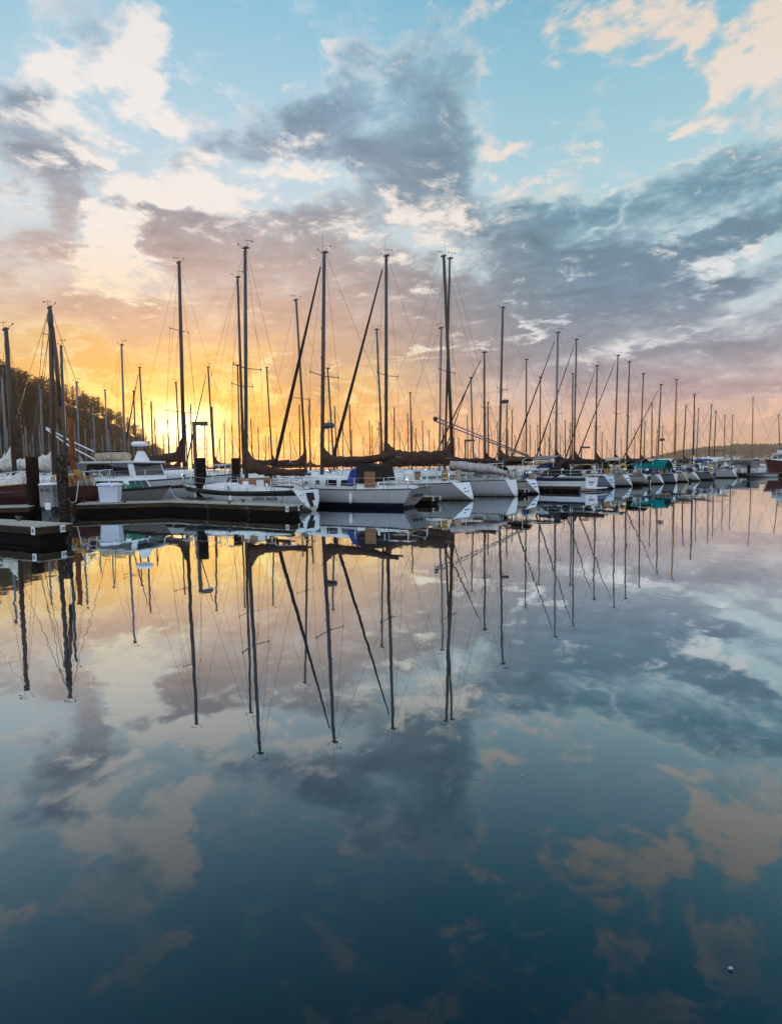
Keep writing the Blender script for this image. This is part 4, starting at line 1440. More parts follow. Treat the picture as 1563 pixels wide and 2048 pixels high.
for lab, st, L, hd, mp, tp, kw in row:
    q_ = len(ROW)
    hd += (0, 1.5, -2, 2.5, -3, 1, 4, -3.5, 2, -1, 3)[q_]
    kw['rake'] = (.6, .62, .45, .6, .3, .55, .1, .5, .7, .25, .5)[q_]
    kw['tw'] = (.62, .62, .66, .58, .7, .6, .74, .6, .55, .72, .62)[q_]
    kw.setdefault('windows', ((.15, .45, .35, .66), (.55, .78, .35, .62)))
    kw.setdefault('bottom', 'antifoul_dark')
    kw.setdefault('detail', 1)
    kw.setdefault('clutter', 7)
    kw.setdefault('dodger', ['canvas_dark', 'canvas_navy', 'canvas_grey', 'canvas_brown'][len(ROW) % 4])
    kw.setdefault('boot', ['navy_paint', 'black_paint', 'antifoul_red'][len(ROW) % 3])
    kw.setdefault('band', [None, 'navy_paint', 'brown_stripe', None, 'black_paint'][len(ROW) % 5])
    kw.setdefault('sb', (.84, .92))
    kw['F'] = kw.get('F', 1.0) * .9
    ROW.append(sailboat(lab, st, L, hd, mp, tp, group='front row of moored yachts', **kw))
root, H, b_, t_ = ROW[5]
mb = MB(); zc = b_.z + .75; rnd = random.Random(8)
prof_ = [(-1.25, -.62), (-1.15, -.35), (-.7, .0), (0, .28), (.7, .0), (1.15, -.35), (1.25, -.62)]
rg = []
for k in range(8):
    xx = b_.x - 1.9 - k * .5
    rg.append([(xx, y_ + rnd.uniform(-.03, .03), zc + z_ + rnd.uniform(-.04, .04)) for y_, z_ in prof_])
mb.loft(rg, 'canvas_teal', False, False, True)
mb.build('boom_tent', root)
# name strokes on transoms too far to read
for i, (root, H, b_, t_) in enumerate(ROW[:4]):
    mb = MB(); rnd = random.Random(i)
    for r_ in range(2):
        for k in range(8 - r_ * 2):
            z_ = .72 - r_ * .22
            mb.box((H.x(0, z_) - .03, .38 - k * .10 - r_ * .08, z_), (.012, .06, rnd.uniform(.06, .12)), 'lettering_blue')
    mb.build('hailing_mark', H.transom)
# yellow lifebuoy and horseshoe on the rails
for i, sz, lab in ((3, .34, 'yellow horseshoe lifebuoy hung on the cream yacht stern rail'), (9, .24, 'small yellow lifebuoy on the rail of the grey dodger yacht')):
    root, H, _, _ = ROW[i]
    x, y = rot2(H.x(0.02, H.F), .3, root.rotation_euler.z)
    mb = MB(); mb.tube([(math.cos(R(a)) * sz, 0, math.sin(R(a)) * sz * 1.25) for a in range(-60, 241, 20)], .10, 'lifebuoy_yellow', 8)
    o = mb.build('lifebuoy', None, (root.location.x + x, root.location.y + y, H.F + .62), (0, 0, R(20)))
    tag(o, lab, 'lifebuoy')

# motorboat with blue band and swim step
root, H, zt = motorboat('white motor cruiser with blue band and swim step, stern towards the camera', (1180, 982), 8.0, 141, B=3.0, F=1.05, band='navy_paint', sb=(.72, .95), cabs=((.35, .72, .75),), roof=False, group=None, bow=1.2)
MB().box((H.x(0, .2) - .45, 0, .24), (.95, 2.3, .08), 'white_gelcoat').build('swim_step', root, bevel=.02)
mb = MB()
for s in (-1, 1):
    mb.tube([(H.x(.02, 1), s * 1.1, H.F), (H.x(.02, 1), s * 1.1, H.F + .55), (H.x(.3, 1), s * 1.1, H.F + .55)], .02, 'steel_rail', 6)
mb.tube([(H.x(.02, 1), -1.1, H.F + .55), (H.x(.02, 1), 1.1, H.F + .55)], .02, 'steel_rail', 6)
mb.build('stern_rail', root)
mb = MB(); rnd = random.Random(9)
for k in range(9): mb.box((H.x(0, .7) - .03, .55 - k * .12, .68), (.012, .07, rnd.uniform(.07, .13)), 'lettering_blue')
for k in range(5): mb.box((H.x(0, .5) - .03, .35 - k * .12, .48), (.012, .07, .06), 'lettering_blue')
mb.build('hailing_mark', H.transom)
frame_dodger(root, H, .38, 'canvas_dark', 1.1)

# ------------------------------------------------------------------ left group
root, H, b_, t_ = sailboat('old dark red wooden boat with yellow rub rail at the photo edge', (76, 1008), 9.0, -22, 28, (12, 660), B=2.8, F=1.15, top='dark_red_hull', bottom='black_paint', bottom_h=.25, boot='black_paint',
    boot_h=.3, band='red_hull_paint', sb=(.5, .74), rake=-.2, bow=.8, spar='spar_brown', mr=.11, spreaders=(), cover='canvas_cream', flip=True, dist=27.5, rubm='varnished_wood', trunk='varnished_wood', cab=(.2, .62, .5), detail=1, boomlen=3, seed=40)
mb = MB()
MB().loft([[(H.x(u, 1), -w, H.sheer(u)), (H.x(u, 1), 0, H.sheer(u) + h_), (H.x(u, 1), w, H.sheer(u))] for u, w, h_ in ((.62, .7, .25), (.8, .5, .5), (.93, .15, .62))], 'canvas_cream', True, True, False).build('bow_cover', root)
root, H, b_, t_ = sailboat('black hulled wooden boat piled with gear at its stern behind the mossy pile', (168, 1016), 8.0, 128, 131, (122, 695), B=2.6, F=1.2, top='dark_red_hull', bottom='black_paint', bottom_h=.5, boot='black_paint', boot_h=.3,
    rake=-.3, spar='spar_grey', mr=.08, spreaders=(), cover='canvas_brown', dist=29.5, trunk='varnished_wood', detail=1, seed=41, trans='dark_red_hull', rubm='varnished_wood')
rnd = random.Random(6)
for k in range(9):
    a = Vector((H.x(0, 1) + rnd.uniform(0, .7), rnd.uniform(-.8, .8), H.F + .05)); b = a + Vector((rnd.uniform(-.6, .3), rnd.uniform(-.4, .4), rnd.uniform(.25, .8)))
    MB().tube([a, b], .03, rnd.choice(['varnished_wood', 'steel_rail', 'canvas_tan']), 6).build('gear_pole', root)
MB().box((H.x(.05, 1), .2, H.F + .75), (.3, .4, .28), 'cushion_ochre').build('gear_bag', root, bevel=.06)

root, H, b_, t_ = sailboat('white ketch with cream sail bag and brown topmast above the tree line', (0, 0), 10.5, -25, 107, (100, 616), root_at=(107, 34), F=1.15, cover='canvas_cream', spar='spar_brown', mr=.13, spreaders=((.84, .35),), cov_r=.38, peak=.2, detail=1, seed=42, heavy=2.2)
q_ = lerp(b_, t_, .86)
MB().tube([q_ + Vector((.12, .05, .3)), lerp(b_, t_, .42) + Vector((.35, .25, 0))], [.09, .12], 'spar_brown', 8).build('lowered_gaff', root)
MB().lathe([(.10, -.5), (.16, -.1), (.14, .3), (.08, .6)], 'spar_dark', lerp(b_, t_, .93), 8).build('masthead_block', root)

# cruiser with dark window band
root, H, zt = motorboat('big white cruiser with a wide dark window band and flat hardtop', (150, 1000), 10.5, -15, B=3.4, F=1.38, dist=35.5, band='brown_stripe', sb=(.62, .74), cabs=((.06, .54, 1.12),), wband=(.01, .99, .36, .97), pitch_n=1, roof=True, wk=.86, bowup=.25, slope=.3)
p = Vector((H.x(.13, 1), -(H.B / 2 * .86 + .012), H.F + .16))
marks(root, 'BEIGER', .34, 'lettering_black', p + Vector((0, -.012, 0)), (0, -1, .06), spacing=1.05)
MB().tube([(H.x(.42, 1), -1.56, H.F + .1), (H.x(.40, 1), -1.56, H.F + 2.9)], .022, 'spar_pale', 6).build('whip_antenna', root)
mb = MB(); mb.lathe([(.15, 0), (.42, .02), (.46, .10), (.44, .2), (.3, .26)], 'sign_white', (H.x(.50, 1), -.3, zt + .85), 18); mb.build('radar_dome', root)
mb = MB(); mb.loft([[(H.x(.47, 1), -.5, zt), (H.x(.55, 1), -.5, zt), (H.x(.55, 1), -.1, zt), (H.x(.47, 1), -.1, zt)], [(H.x(.49, 1), -.4, zt + .575), (H.x(.52, 1), -.4, zt + .575), (H.x(.52, 1), -.2, zt + .575), (H.x(.49, 1), -.2, zt + .575)]], 'white_gelcoat', True, True, False); mb.build('radar_mount', root)
CR_root, CR_zt = root, zt
a, b = at_y(92, 855, 34.5), at_y(188, 903, 35)
for k, dz in enumerate((0, .45)):
    o = MB().tube([Vector((0, 0, -dz * .2)), (b - a) * .5 + Vector((0, 0, -dz * .8 - .06)), (b - a) + Vector((0, 0, -dz))], .04, 'sign_white', 8).build('davit_pole', root)
    o.matrix_parent_inverse = Matrix(); o.location = local(root, a); o.rotation_euler.z = -root.rotation_euler.z
# beige dinghy upside on the hardtop
mb = MB(); rings = []
for i in range(11):
    t = i / 10
    w = .62 * (math.sin(math.pi * (t * .82 + .18)) ** .5 if t > 0 else .55)
    h_ = .30 * (1 + .35 * t)
    rings.append([(lerp(-1.35, 1.35, t), math.cos(a_) * max(.05, w), .33 + h_ * math.sin(a_) * (1 if math.sin(a_) < 0 else .75)) for a_ in [2 * math.pi * k / 12 for k in range(12)]])
mb.loft(rings, 'canvas_tan')
P = at_y(222, 912, 35.2)
do = mb.build('covered_dinghy', None, (P.x, P.y, zt - .02), (0, 0, R(153)))
tag(do, 'beige covered dinghy resting on the big cruiser hardtop', 'dinghy')
MB().tube([(lerp(-1.3, 1.3, t), .5 * math.sin(math.pi * (t * .8 + .18)), .60) for t in [k / 8 for k in range(9)]], .035, 'rubber_black', 6).build('gunwale_tube', do)

# small white boat with the green net
root, H, zt = motorboat('small white cabin boat with lower hull greyed for shade and dark side windows', (172, 1010), 5.6, -20, B=2.0, F=1.05, dist=31.3, top='shaded_gelcoat', band='black_paint', sb=(.88, .97), cabs=((.24, .70, .62),), wband=(.08, .92, .22, .8), pitch_n=2, roof=False, rail=False, bow=1.2, bowup=.18, wk=.8, cabm='white_gelcoat')
outboard(root, H, .2)
MB().box((H.x(.05, 1), -.3, H.F + .3), (.5, .5, .35), 'canvas_grey').build('motor_cover', root, bevel=.1)
MB().tube([(H.x(.18, 1), -.9, H.F), (H.x(.2, 1), -.9, H.F + .6), (H.x(.34, 1), -.8, H.F + .7)], .03, 'black_paint', 6).build('grab_frame', root)
mb = MB(); rnd = random.Random(12)
for k in range(46):
    a = rnd.uniform(0, 6.3); r_ = rnd.uniform(.1, .75)
    c = Vector((math.cos(a) * r_, math.sin(a) * r_ * .6, rnd.uniform(.02, .16) * (1.3 - r_)))
    mb.tube([c + Vector((math.cos(t) * .2, math.sin(t) * .17, .04 * math.sin(2 * t + k))) for t in [j * .7 for j in range(9)]], .016, 'net_green', 4)
lx, ly = rot2(H.x(.60, 1), -.62, root.rotation_euler.z)
o = mb.build('fishing_net', None, (root.location.x + lx, root.location.y + ly, H.F + .12)); tag(o, 'heap of green fishing net on the small white cabin boat', 'net', None)
o.rotation_euler.z = root.rotation_euler.z

# tall brown masted yacht with brown hull stripe
sailboat('white yacht with brown hull stripe and tall dark mast in front of the sun', (0, 0), 11.5, -30, 368, (358, 526), root_at=(368, 39), F=1.35, band='brown_stripe', sb=(.70, .88), cover='canvas_brown', spar='spar_brown', mr=.12, spreaders=((.68, .75), (.29, 1.2)), vane=1, cov=dict(sag=.04), peak=1.1, cov_r=.3, boomlen=4.3, boomz=2.75, seed=50, detail=2)

# ------------------------------------------------------------------ second row, seen as masts and covers
mid = [
    # base px, top, dist, heading, spar, cover, jib, spreaders, label
    (487, (475, 556), 37, 150, 'spar_brown', 'canvas_brown', None, ((.46, .9),), 'yacht behind LUCKY DUCK, its slim brown mast beside the tall grey one'),
    (612, (592, 601), 43, -30, 'spar_brown', 'canvas_brown', None, ((.44, .95),), 'yacht with leaning brown mast crossed by a furled jib'),
    (765, (753, 660), 50, 148, 'spar_brown', 'canvas_brown', None, ((.3, .8),), 'yacht with brown mast just left of the thick dark mast'),
    (878, (882, 657), 46, -30, 'spar_pale', 'canvas_tan', None, (), 'yacht with plain pale mast left of the tall dark pair'),
    (889, (899, 518), 41, 148, 'spar_dark', 'canvas_brown', None, (), 'yacht whose slender dark mast touches the tall one at its top'),
    (947, (941, 756), 60, 146, 'spar_grey', 'canvas_tan', 'canvas_dark', ((.45, .6),), 'yacht with grey mast and dark jib behind the slanting poles'),
    (1052, (1052, 720), 60, 144, 'spar_grey', 'canvas_tan', None, ((.45, .6),), 'yacht with plain grey mast behind the broad cream yacht'),
    (1079, (1080, 755), 68, 143, 'spar_brown', 'canvas_dark', None, ((.4, .6),), 'yacht with short brown mast behind a long slanting jib'),
    (1143, (1145, 748), 72, -40, 'spar_grey', 'canvas_dark', None, ((.4, .6),), 'yacht with mast hidden close behind a taller grey mast'),
    (668, (655, 738), 52, 150, 'spar_grey', 'canvas_brown', None, ((.3, .5),), 'yacht with stepped short mast right of the radar mast'),
    (545, (533, 736), 62, 148, 'spar_brown', 'canvas_brown', None, ((.45, .6),), 'yacht with brown mast before the glowing cloud tower'),
    (480, (475, 731), 62, -35, 'spar_brown', 'canvas_brown', None, (), 'yacht with dark mast low behind LUCKY DUCK mast'),
    (428, (416, 735), 56, 150, 'spar_brown', 'canvas_brown', 'canvas_dark', ((.35, .5),), 'yacht with brown mast right of the dock lamp'),
    (360, (352, 766), 62, -35, 'spar_brown', 'canvas_brown', None, (), 'yacht with short dark mast left of the tall mast by the sun'),
    (290, (279, 736), 56, 150, 'spar_brown', 'canvas_brown', 'canvas_dark', (), 'yacht with brown mast and slanting jib left of the sun'),
    (273, (267, 783), 62, 148, 'spar_brown', 'canvas_grey', None, (), 'yacht with thin dark mast on the hill edge'),
    (250, (243, 691), 46, 150, 'spar_pale', 'canvas_cream', None, ((.45, .7),), 'yacht with tall pale mast behind the radar dome'),
    (159, (153, 766), 50, 148, 'spar_pale', 'canvas_grey', None, ((.3, .6),), 'yacht with pale mast right of the rusty pile'),
    (216, (210, 781), 62, -35, 'spar_pale', 'canvas_grey', None, ((.3, .7),), 'yacht with pale mast in front of the wooded slope'),
    (191, (186, 812), 64, 148, 'spar_pale', 'canvas_cream', None, ((.25, .6),), 'yacht with short pale mast and light boom cover by the slope'),
    (87, (80, 776), 48, 150, 'spar_pale', 'canvas_cream', None, (), 'yacht with pale mast and splayed stays left of the brown topmast'),
    (14, (4, 756), 40, -30, 'spar_pale', 'canvas_cream', None, ((.4, .5),), 'yacht with pale mast at the photo edge'),
    (823, (820, 786), 74, 148, 'spar_brown', 'canvas_brown', None, ((.4, .5),), 'yacht with thin brown mast between the two tallest dark masts'),
    (1303, (1303, 808), 100, 138, 'spar_brown', 'canvas_dark', None, (), 'distant yacht with short mast behind the teal cover'),
    (1365, (1371, 812), 92, 138, 'spar_grey', 'canvas_dark', None, (), 'distant yacht with mast right of the golden one'),
    (1392, (1396, 818), 108, 138, 'spar_pale', 'canvas_grey', None, ((.45, .7),), 'distant yacht with pale mast right of the near-black mast'),
    (1416, (1422, 810), 104, 138, 'spar_grey', 'canvas_grey', None, ((.45, .6),), 'distant yacht, taller of the grey pair before the far hill'),
    (1427, (1431, 823), 112, -40, 'spar_grey', 'canvas_grey', None, (), 'distant yacht, shorter of the grey pair before the far hill'),
    (1446, (1449, 831), 122, 138, 'spar_pale', 'canvas_grey', None, ((.45, .8),), 'distant yacht with pale mast over the white trawler'),
    (1462, (1464, 831), 124, 138, 'spar_pale', 'canvas_grey', None, ((.5, 1.0),), 'distant yacht with thin mast and wide crosstree before the far hill'),
    (1503, (1505, 796), 125, 138, 'spar_pale', 'canvas_grey', None, ((.45, .9),), 'distant yacht with the tallest lone mast at the end of the line'),
    (1560, (1556, 830), 118, 138, 'spar_pale', 'canvas_grey', None, (), 'distant yacht with mast at the photo edge behind the red trawler'),
]
for i, (bp_, tp_, d, hd, spar, cov_, jib, spr, lab) in enumerate(mid):
    sailboat(lab, (0, 0), 9.0 + (i * 37 % 7) * .25, hd, bp_, tp_, root_at=(bp_, d), F=1.05, spar=spar, cover=cov_, jib=jib, spreaders=spr, mr=.085 if d < 70 else .1, detail=0, seed=60 + i, group='second row of moored yachts',
             top=['white_gelcoat', 'white_gelcoat', 'cream_gelcoat', 'pale_blue_gelcoat'][i % 4], band=[None, 'navy_paint', None, 'brown_stripe'][i % 4], peak=.9, vane=1, heavy=1.0 + max(0, (d - 50) / 60), windows=((.2, .75, .35, .65),))

# crowd of far yachts: four kinds, copied
protos = []
for k, (spar, cov_, hh) in enumerate((('spar_brown', 'canvas_brown', 12.0), ('spar_grey', 'canvas_dark', 13.0), ('spar_pale', 'canvas_grey', 11.0), ('spar_dark', 'canvas_navy', 12.5))):
    r_, H_, b_, t_ = sailboat('far', (0, 0), 9.5, 148 if k % 2 else -35, 781, (781, 935 - (hh - 2) / 120 * 1175), root_at=(781, 120), F=1.05, spar=spar, cover=cov_, mr=.12, detail=0, seed=90 + k, spreaders=((.5, .9),), jib=[None, 'canvas_dark', None, None][k], heavy=2.2, windows=((.2, .75, .35, .65),), vane=1)
    index_children(r_)
    protos.append([r_, hh, False])
rnd = random.Random(31)
LAB_F = 'far yacht with a thin bare mast in the dense crowd on the bright horizon'
LAB_H = 'far yacht with a pale bare mast in the crowd below the wooded slope'
spots = []
for k in range(72):
    px = 300 + (k + rnd.uniform(.1, .9)) / 72 * 830
    ty = rnd.choice([rnd.uniform(800, 850), rnd.uniform(840, 880), rnd.uniform(850, 885)])
    spots.append((px, ty, rnd.choice([0, 0, 1, 3]), LAB_F, 'far yachts on the bright horizon'))
for k in range(16):
    px = 1000 + (k + rnd.uniform(.1, .9)) / 16 * 330
    spots.append((px, rnd.uniform(840, 885), rnd.choice([0, 1, 2]), LAB_F, 'far yachts on the bright horizon'))
for k in range(26):
    px = 5 + (k + rnd.uniform(.1, .9)) / 26 * 335
    spots.append((px, rnd.uniform(845, 885) + max(0, (px - 200) * .12), 2, LAB_H, 'far yachts below the wooded slope'))
for (px, ty, k, lab, grp) in spots:
    r0, hh, used = protos[k]
    yh = 935 - (px - 781) * .0126
    d = (hh - 2) / max(.03, (yh - ty) / 1175)
    if lab == LAB_H: d = min(d, 165)
    d = min(d, 230)
    if not used:
        o = r0; protos[k][2] = True
    else:
        o = copy_tree(r0)
    P = at_y(px, 930, d)
    o.location = (P.x, P.y, 0)
    o.rotation_euler.z = R(rnd.choice([148, 145, -33, -38]) + rnd.uniform(-4, 4))
    o['label'] = lab; o['group'] = grp; o['category'] = 'sailboat'

# ------------------------------------------------------------------ far right: cruisers and trawlers
motorboat('white trawler with a row of dark cabin windows behind the last yachts', (1425, 950), 10, 160, F=1.3, dist=100, cabs=((.12, .7, 1.3),), pitch_n=7, fly=False, radar=False, mast_h=3.0)
motorboat('white flybridge cruiser left of the lone pile', (1466, 950), 9, 165, F=1.3, dist=96, cabs=((.15, .68, 1.2),), fly=True, radar=True)
motorboat('white motorboat with grey canvas enclosure beside the red trawler', (1522, 948), 9, 120, F=1.2, dist=104, cabs=((.1, .65, 1.5),), cabm='canvas_grey', fly=False)
root, H, zt = motorboat('red hulled trawler with white wheelhouse at the photo edge', (1530, 950), 11, 212, B=4.0, F=1.95, dist=91, flip=True, top='red_hull_paint', bottom='antifoul_red', band='red_hull_paint', cabs=((.12, .66, 1.5),), fly=True, radar=True, mast_h=2.0, wband=(.05, .95, .45, .85), bowup=.3)
motorboat('white cruiser further back between trawler and pile', (1490, 946), 9, 150, F=1.3, dist=125, cabs=((.12, .66, 1.3),), fly=True)
motorboat('grey inflatable runabout low on the water under the red trawler', (1548, 957), 4.2, 175, B=1.7, F=.45, dist=82, top='grey_gelcoat', cabs=(), rail=False, roof=False, cat='dinghy')

# ------------------------------------------------------------------ mooring lines, floating bits
p1 = LD.matrix_world
def wpt(root, v):
    x, y = rot2(v.x, v.y, root.rotation_euler.z)
    return Vector((root.location.x + x, root.location.y + y, v.z))
rope('dark line from LUCKY DUCK stern down to the dock cleat', [wpt(LD, LDH.pt(.06, LDH.sheer(.06), 1)), Vector((-4.6, 24.5, .55))], .014, 'rope_dark', .08)
rope('dark line from LUCKY DUCK bow down to the walkway', [wpt(LD, LDH.pt(.84, LDH.sheer(.84), 1)), Vector((-8.4, 27.2, .55))], .014, 'rope_dark', .15)
rope('dark line from the script-named yacht to the finger dock', [wpt(YB, YBH.pt(0.02, 1.0, -1)), at_y(862, 1003, 30.2)], .016, 'rope_dark', .1)
rope('pale line hanging from the gear-piled boat to the dock', [at_y(157, 962, 28.6), at_y(152, 1003, 27.6), at_y(142, 1005, 27.4)], .02, 'rope_pale', .02)
rope('pale line from the small cabin boat bow to the walkway', [at_y(340, 975, 30.4), at_y(352, 996, 29.8), at_y(385, 1001, 29.2)], .02, 'rope_pale', .1)
hb = MB(); rnd = random.Random(3)
hb.tube([Vector((math.cos(t) * (.25 + .03 * t), math.sin(t) * (.2 + .03 * t), .02 + .004 * t)) for t in [k * .5 for k in range(40)]], .022, 'rope_dark', 5)
P = on_plane(392, 1000, .5)
o = hb.build('rope_coil', None, (P.x, P.y, .51)); tag(o, 'dark coil of rope lying on the walkway near the pile', 'rope coil')
P = on_plane(1460, 1941, 0.0)
mb = MB(); rings = []
for i in range(8):
    t = i / 7; w = .004 * math.sin(math.pi * (t * .9 + .08))
    rings.append([(lerp(-.009, .009, t), -w, .004 + .004 * t), (lerp(-.009, .009, t), 0, .010 + .006 * math.sin(t * 3)), (lerp(-.009, .009, t), w, .004 + .002 * t)])
mb.loft(rings, 'foam_white', False, False)
o = mb.build('floating_feather', None, (P.x, P.y, .001), (0, 0, R(-20))); tag(o, 'small white feather floating in the dark foreground water', 'feather')
for k, (px, py) in enumerate(((955, 1558), (1044, 1553))):
    P = on_plane(px, py)
    o = MB().lathe([(.002, .0), (.006, .002), (.003, .005)], 'foam_white', (0, 0, 0), 8).build('floating_fleck', None, (P.x, P.y, .002))
    tag(o, 'tiny white fleck of foam floating alone on dark water', 'foam fleck', 'floating flecks')

# ------------------------------------------------------------------ wooded slope on the left
mat('slope_earth', (.035, .030, .018), .95, var=.4, scale=.3, second=(.05, .055, .02))
mat('bark', (.055, .038, .026), .9, var=.4, scale=6, stretch=(4, 4, .6))
mat('far_forest', (.030, .035, .018), .95, var=.4, scale=.06)
mat('far_earth', (.06, .055, .035), .95, var=.4, scale=.02, second=(.03, .035, .018))
mat('house_wall', (.6, .57, .52), .7)
mat('house_roof', (.16, .10, .08), .8)


def leaf_mat(name, a, b):
    mt, t, bs = mat_base(name)
    oi = t.node('ShaderNodeObjectInfo').outputs['Random']
    geo = t.node('ShaderNodeNewGeometry').outputs['Random Per Island']
    col = t.mix(geo, a, b)
    col = t.mix(t.math('MULTIPLY', oi, .5), col, (.035, .03, .01))
    t.put(bs.inputs['Base Color'], col)
    bs.inputs['Roughness'].default_value = .7
    tr = t.node('ShaderNodeBsdfTranslucent')
    t.put(tr.inputs['Color'], t.mix(geo, (.10, .075, .012), (.16, .10, .02)))
    mx = t.node('ShaderNodeMixShader'); mx.inputs[0].default_value = .12
    t.l.new(bs.outputs[0], mx.inputs[1]); t.l.new(tr.outputs[0], mx.inputs[2])
    t.l.new(mx.outputs[0], t.n['Material Output'].inputs[0])
    MATS[name] = mt


leaf_mat('fir_needles', (.012, .016, .008), (.032, .034, .013))
leaf_mat('broad_leaves', (.018, .021, .008), (.04, .04, .014))


def slope_z(px, back):
    """height of the slope at photo column px, `back` metres behind the shore"""
    tab = [(-500, 34), (-100, 30), (0, 31), (80, 32), (160, 30), (205, 27.5), (250, 22.5), (300, 13.5), (340, 5), (385, 0)]
    rise = 0
    for (a, ha), (b, hb_) in zip(tab[:-1], tab[1:]):
        if a <= px <= b: rise = lerp(ha, hb_, (px - a) / (b - a))
    return max(.0, rise * min(1, max(0, back) / 42) ** .8 + rise * .003 * max(0, back - 42))


def slope_xy(px, back):
    d = lerp(165, 275, max(-.4, min(1, px / 335.0))) + back
    P = at_y(px, 930, d)
    return P.x, d


mb = MB()
cols = [-420, -300, -200, -120, -60, 0, 60, 120, 180, 240, 300, 340, 380]
rows = [-6, 0, 8, 16, 26, 40, 60, 90, 140]
ids = []
for bk in rows:
    rr = []
    for px in cols:
        x, y = slope_xy(px, bk)
        rr.append((x, y, -.5 if bk < 0 else slope_z(px, bk) + mnoise.noise(Vector((x * .05, y * .05, 0))) * .8))
    ids.append(mb.pts(rr))
for a, b in zip(ids[:-1], ids[1:]):
    for k in range(len(cols) - 1): mb.face((a[k], a[k + 1], b[k + 1], b[k]), 'slope_earth', True)
o = mb.build('hill'); o['kind'] = 'structure'


def fir_proto(seed, h=12, w=3.4, m='fir_needles', broad=False):
    nm = 'broadleaf_tree' if broad else 'fir_tree'
    rnd = random.Random(seed)
    root = empty(nm)
    tk = MB()
    tk.tube([(0, 0, -.5), (rnd.uniform(-.15, .15), 0, h * .5), (rnd.uniform(-.2, .2), 0, h * .97)], [.26, .17, .03], 'bark', 7)
    cr = MB()
    tiers = 17 if not broad else 13
    for i in range(tiers):
        t = (i + .5) / tiers
        z = h * lerp(.16, .99, t)
        if broad: rad = w * .95 * math.sin(math.pi * (t * .75 + .2)) ** .8
        else: rad = w * (1 - t) ** .6 * rnd.uniform(.35, 1.35) + .3
        nb = max(3, int(8 * (1 - t * .6)))
        a0 = rnd.uniform(0, 6.3)
        for k in range(nb):
            if rnd.random() < .12: continue
            a = a0 + 2 * math.pi * k / nb + rnd.uniform(-.3, .3)
            rl = rad * rnd.uniform(.6, 1.15)
            up = rnd.uniform(-.12, .22) if not broad else rnd.uniform(.1, .6)
            tip = Vector((math.cos(a) * rl, math.sin(a) * rl, z + rl * up))
            tk.tube([(0, 0, z), tip], [.05, .015], 'bark', 3, False)
            ns = max(3, int(rl / .32))
            for q in range(ns):
                f = (q + .6) / ns
                c = Vector((0, 0, z)).lerp(tip, f)
                for _ in range(3 if not broad else 4):
                    s = rnd.uniform(.20, .42) * (1.15 - .5 * f) * (1.1 if broad else 1)
                    d1 = Vector((rnd.uniform(-1, 1), rnd.uniform(-1, 1), rnd.uniform(-.35, .5 if not broad else .9))).normalized()
                    d2 = d1.cross(Vector((rnd.uniform(-1, 1), rnd.uniform(-1, 1), rnd.uniform(-1, 1)))).normalized()
                    o_ = c + Vector((rnd.uniform(-.22, .22), rnd.uniform(-.22, .22), rnd.uniform(-.2, .2)))
                    i_ = cr.pts([o_ - d1 * s * .9, o_ + d2 * s * .42, o_ + d1 * s * 1.2, o_ - d2 * s * .42])
                    cr.face(i_, m)
    tk.build('trunk', root)
    cr.build('crown', root)
    return root


TP = [fir_proto(1, 11, 4.2), fir_proto(2, 10, 4.6), fir_proto(3, 12.5, 3.8), fir_proto(4, 9.5, 3.9, 'broad_leaves', True), fir_proto(5, 10.5, 4.2, 'broad_leaves', True)]
for t_ in TP: index_children(t_)
rnd = random.Random(77)
used = set()
spots = []
for row_, (bk, n, sc) in enumerate(((2, 42, .75), (11, 40, .85), (20, 40, .95), (31, 40, .95), (42, 42, 1.0))):
    for k in range(n):
        px = -70 + (k + rnd.uniform(.1, .9)) / n * 400
        spots.append((px, bk + rnd.uniform(-4, 4), sc * rnd.uniform(.75, 1.2) * lerp(1.0, .62, max(0, px) / 335)))
names = {0: 'fir', 1: 'fir', 2: 'fir', 3: 'broadleaf', 4: 'broadleaf'}
for (px, bk, s) in spots:
    k = rnd.choice([0, 1, 2, 3, 4, 3, 3, 4]) if px > 40 else rnd.choice([3, 4, 4, 0, 1])
    if k not in used:
        used.add(k); o = TP[k]
    else:
        o = copy_tree(TP[k])
    x, y = slope_xy(px, bk)
    o.location = (x, y, slope_z(px, bk) - .3)
    o.scale = (s * rnd.uniform(.9, 1.15), s * rnd.uniform(.9, 1.15), s)
    o.rotation_euler = (rnd.uniform(-.05, .05), rnd.uniform(-.05, .05), rnd.uniform(0, 6.3))
    tag(o, 'dark ragged fir tree in the wood covering the left slope' if k < 3 else 'dark bushy broadleaf tree in the wood covering the left slope', 'tree', 'firs on the left slope' if k < 3 else 'broadleaf trees on the left slope')

# ------------------------------------------------------------------ far wooded hill on the right
mb = MB()
prof = [(900, 2), (1100, 3), (1200, 4), (1270, 8), (1310, 22), (1350, 38), (1400, 50), (1440, 54), (1480, 60), (1520, 58), (1563, 58), (1640, 60), (1800, 55), (2000, 40)]
D0 = 1400


def hill_h(px):
    for (a, ha), (b, hb_) in zip(prof[:-1], prof[1:]):
        if a <= px <= b: return lerp(ha, hb_, (px - a) / (b - a))
    return 2


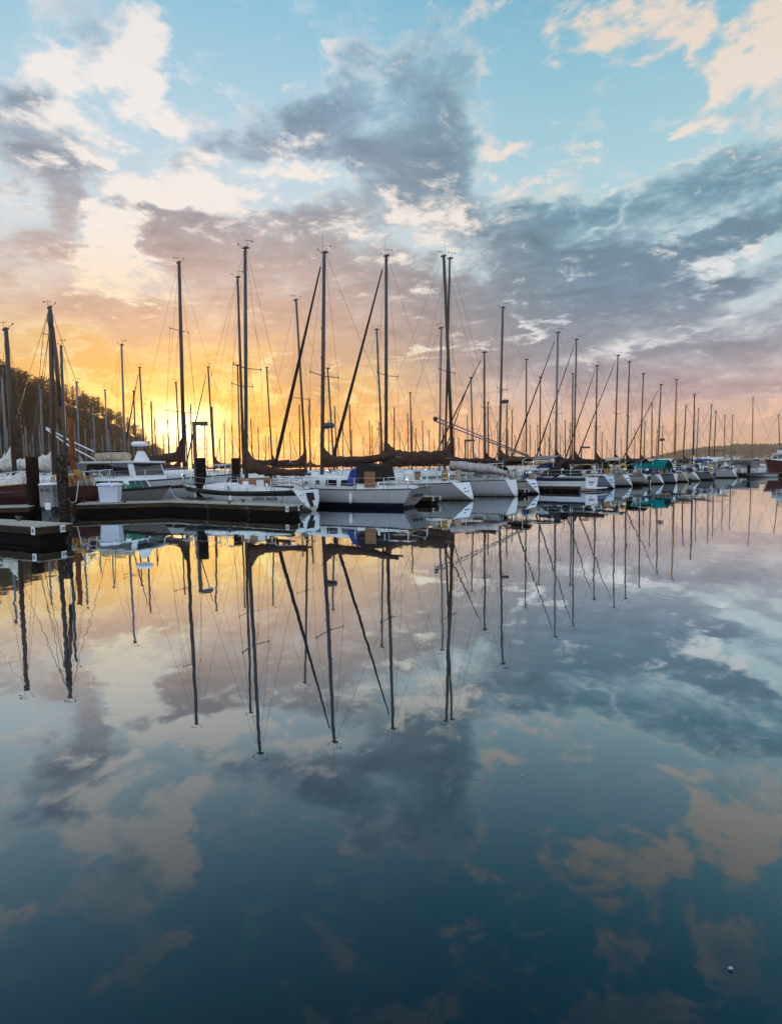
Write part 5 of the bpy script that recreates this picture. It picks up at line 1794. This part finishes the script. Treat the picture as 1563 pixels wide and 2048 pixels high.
ids = []
rows = [(0, 0), (30, .08), (120, .3), (250, .62), (380, .9), (480, 1.0), (700, .85)]
hc = [900 + i * 22 for i in range(51)]
for bk, f in rows:
    rr = []
    for px in hc:
        P = at_y(px, 930, D0 + bk)
        rr.append((P.x, P.y, -1 if bk == 0 else hill_h(px) * f * .95 + mnoise.noise(Vector((P.x * .01, P.y * .01, 3))) * 4 * f))
    ids.append(mb.pts(rr))
for a, b in zip(ids[:-1], ids[1:]):
    for k in range(len(hc) - 1): mb.face((a[k], a[k + 1], b[k + 1], b[k]), 'far_earth', True)
o = mb.build('far_hill'); o['kind'] = 'structure'
fm = MB(); rnd = random.Random(5)
for k in range(3400):
    px = rnd.uniform(1180, 1700); f = rnd.random() ** .8
    bk = lerp(40, 500, f)
    hh = hill_h(px)
    z = 0
    for (b0, f0), (b1, f1) in zip(rows[:-1], rows[1:]):
        if b0 <= bk <= b1: z = hh * .95 * lerp(f0, f1, (bk - b0) / (b1 - b0))
    if f < .45 and rnd.random() < .45: continue
    P = at_y(px, 930, D0 + bk)
    th = rnd.uniform(5, 10) * (1.3 if rnd.random() < .08 else 1); r_ = th * rnd.uniform(.25, .42)
    a0 = rnd.uniform(0, 6)
    n = 5
    base = fm.pts([(P.x + r_ * math.cos(a0 + 2 * math.pi * j / n) * rnd.uniform(.7, 1.2), P.y + r_ * math.sin(a0 + 2 * math.pi * j / n), z + th * rnd.uniform(.0, .2)) for j in range(n)])
    midr = fm.pts([(P.x + r_ * .6 * math.cos(a0 + .5 + 2 * math.pi * j / n) * rnd.uniform(.7, 1.3), P.y + r_ * .6 * math.sin(a0 + .5 + 2 * math.pi * j / n), z + th * rnd.uniform(.45, .65)) for j in range(n)])
    tp_ = fm.pts([(P.x + rnd.uniform(-.5, .5), P.y, z + th)])
    for j in range(n):
        fm.face((base[j], base[(j + 1) % n], midr[(j + 1) % n], midr[j]), 'far_forest')
        fm.face((midr[j], midr[(j + 1) % n], tp_[0]), 'far_forest')
o = fm.build('far_woods'); o['kind'] = 'stuff'; o['label'] = 'hazy far woods covering the hill across the water'
for k in range(12):
    px = rnd.uniform(1380, 1600); bk = rnd.uniform(35, 150)
    hh = hill_h(px)
    z = hh * .95 * lerp(.08, .36, (bk - 30) / 120)
    P = at_y(px, 930, D0 + bk - 14)
    root = empty('distant_house', (P.x, P.y, z), rnd.uniform(-.4, .4))
    tag(root, 'tiny pale house low on the hazy hill across the water', 'house', 'houses on the far hill')
    MB().box((0, 0, 2), (12, 8, 6), 'house_wall').build('house_wall', root)
    MB().loft([[(-6.5, -4.5, 5), (6.5, -4.5, 5), (6.5, 4.5, 5), (-6.5, 4.5, 5)], [(-6.5, -.1, 7.6), (6.5, -.1, 7.6), (6.5, .1, 7.6), (-6.5, .1, 7.6)]], 'house_roof', True, True, False).build('roof', root)
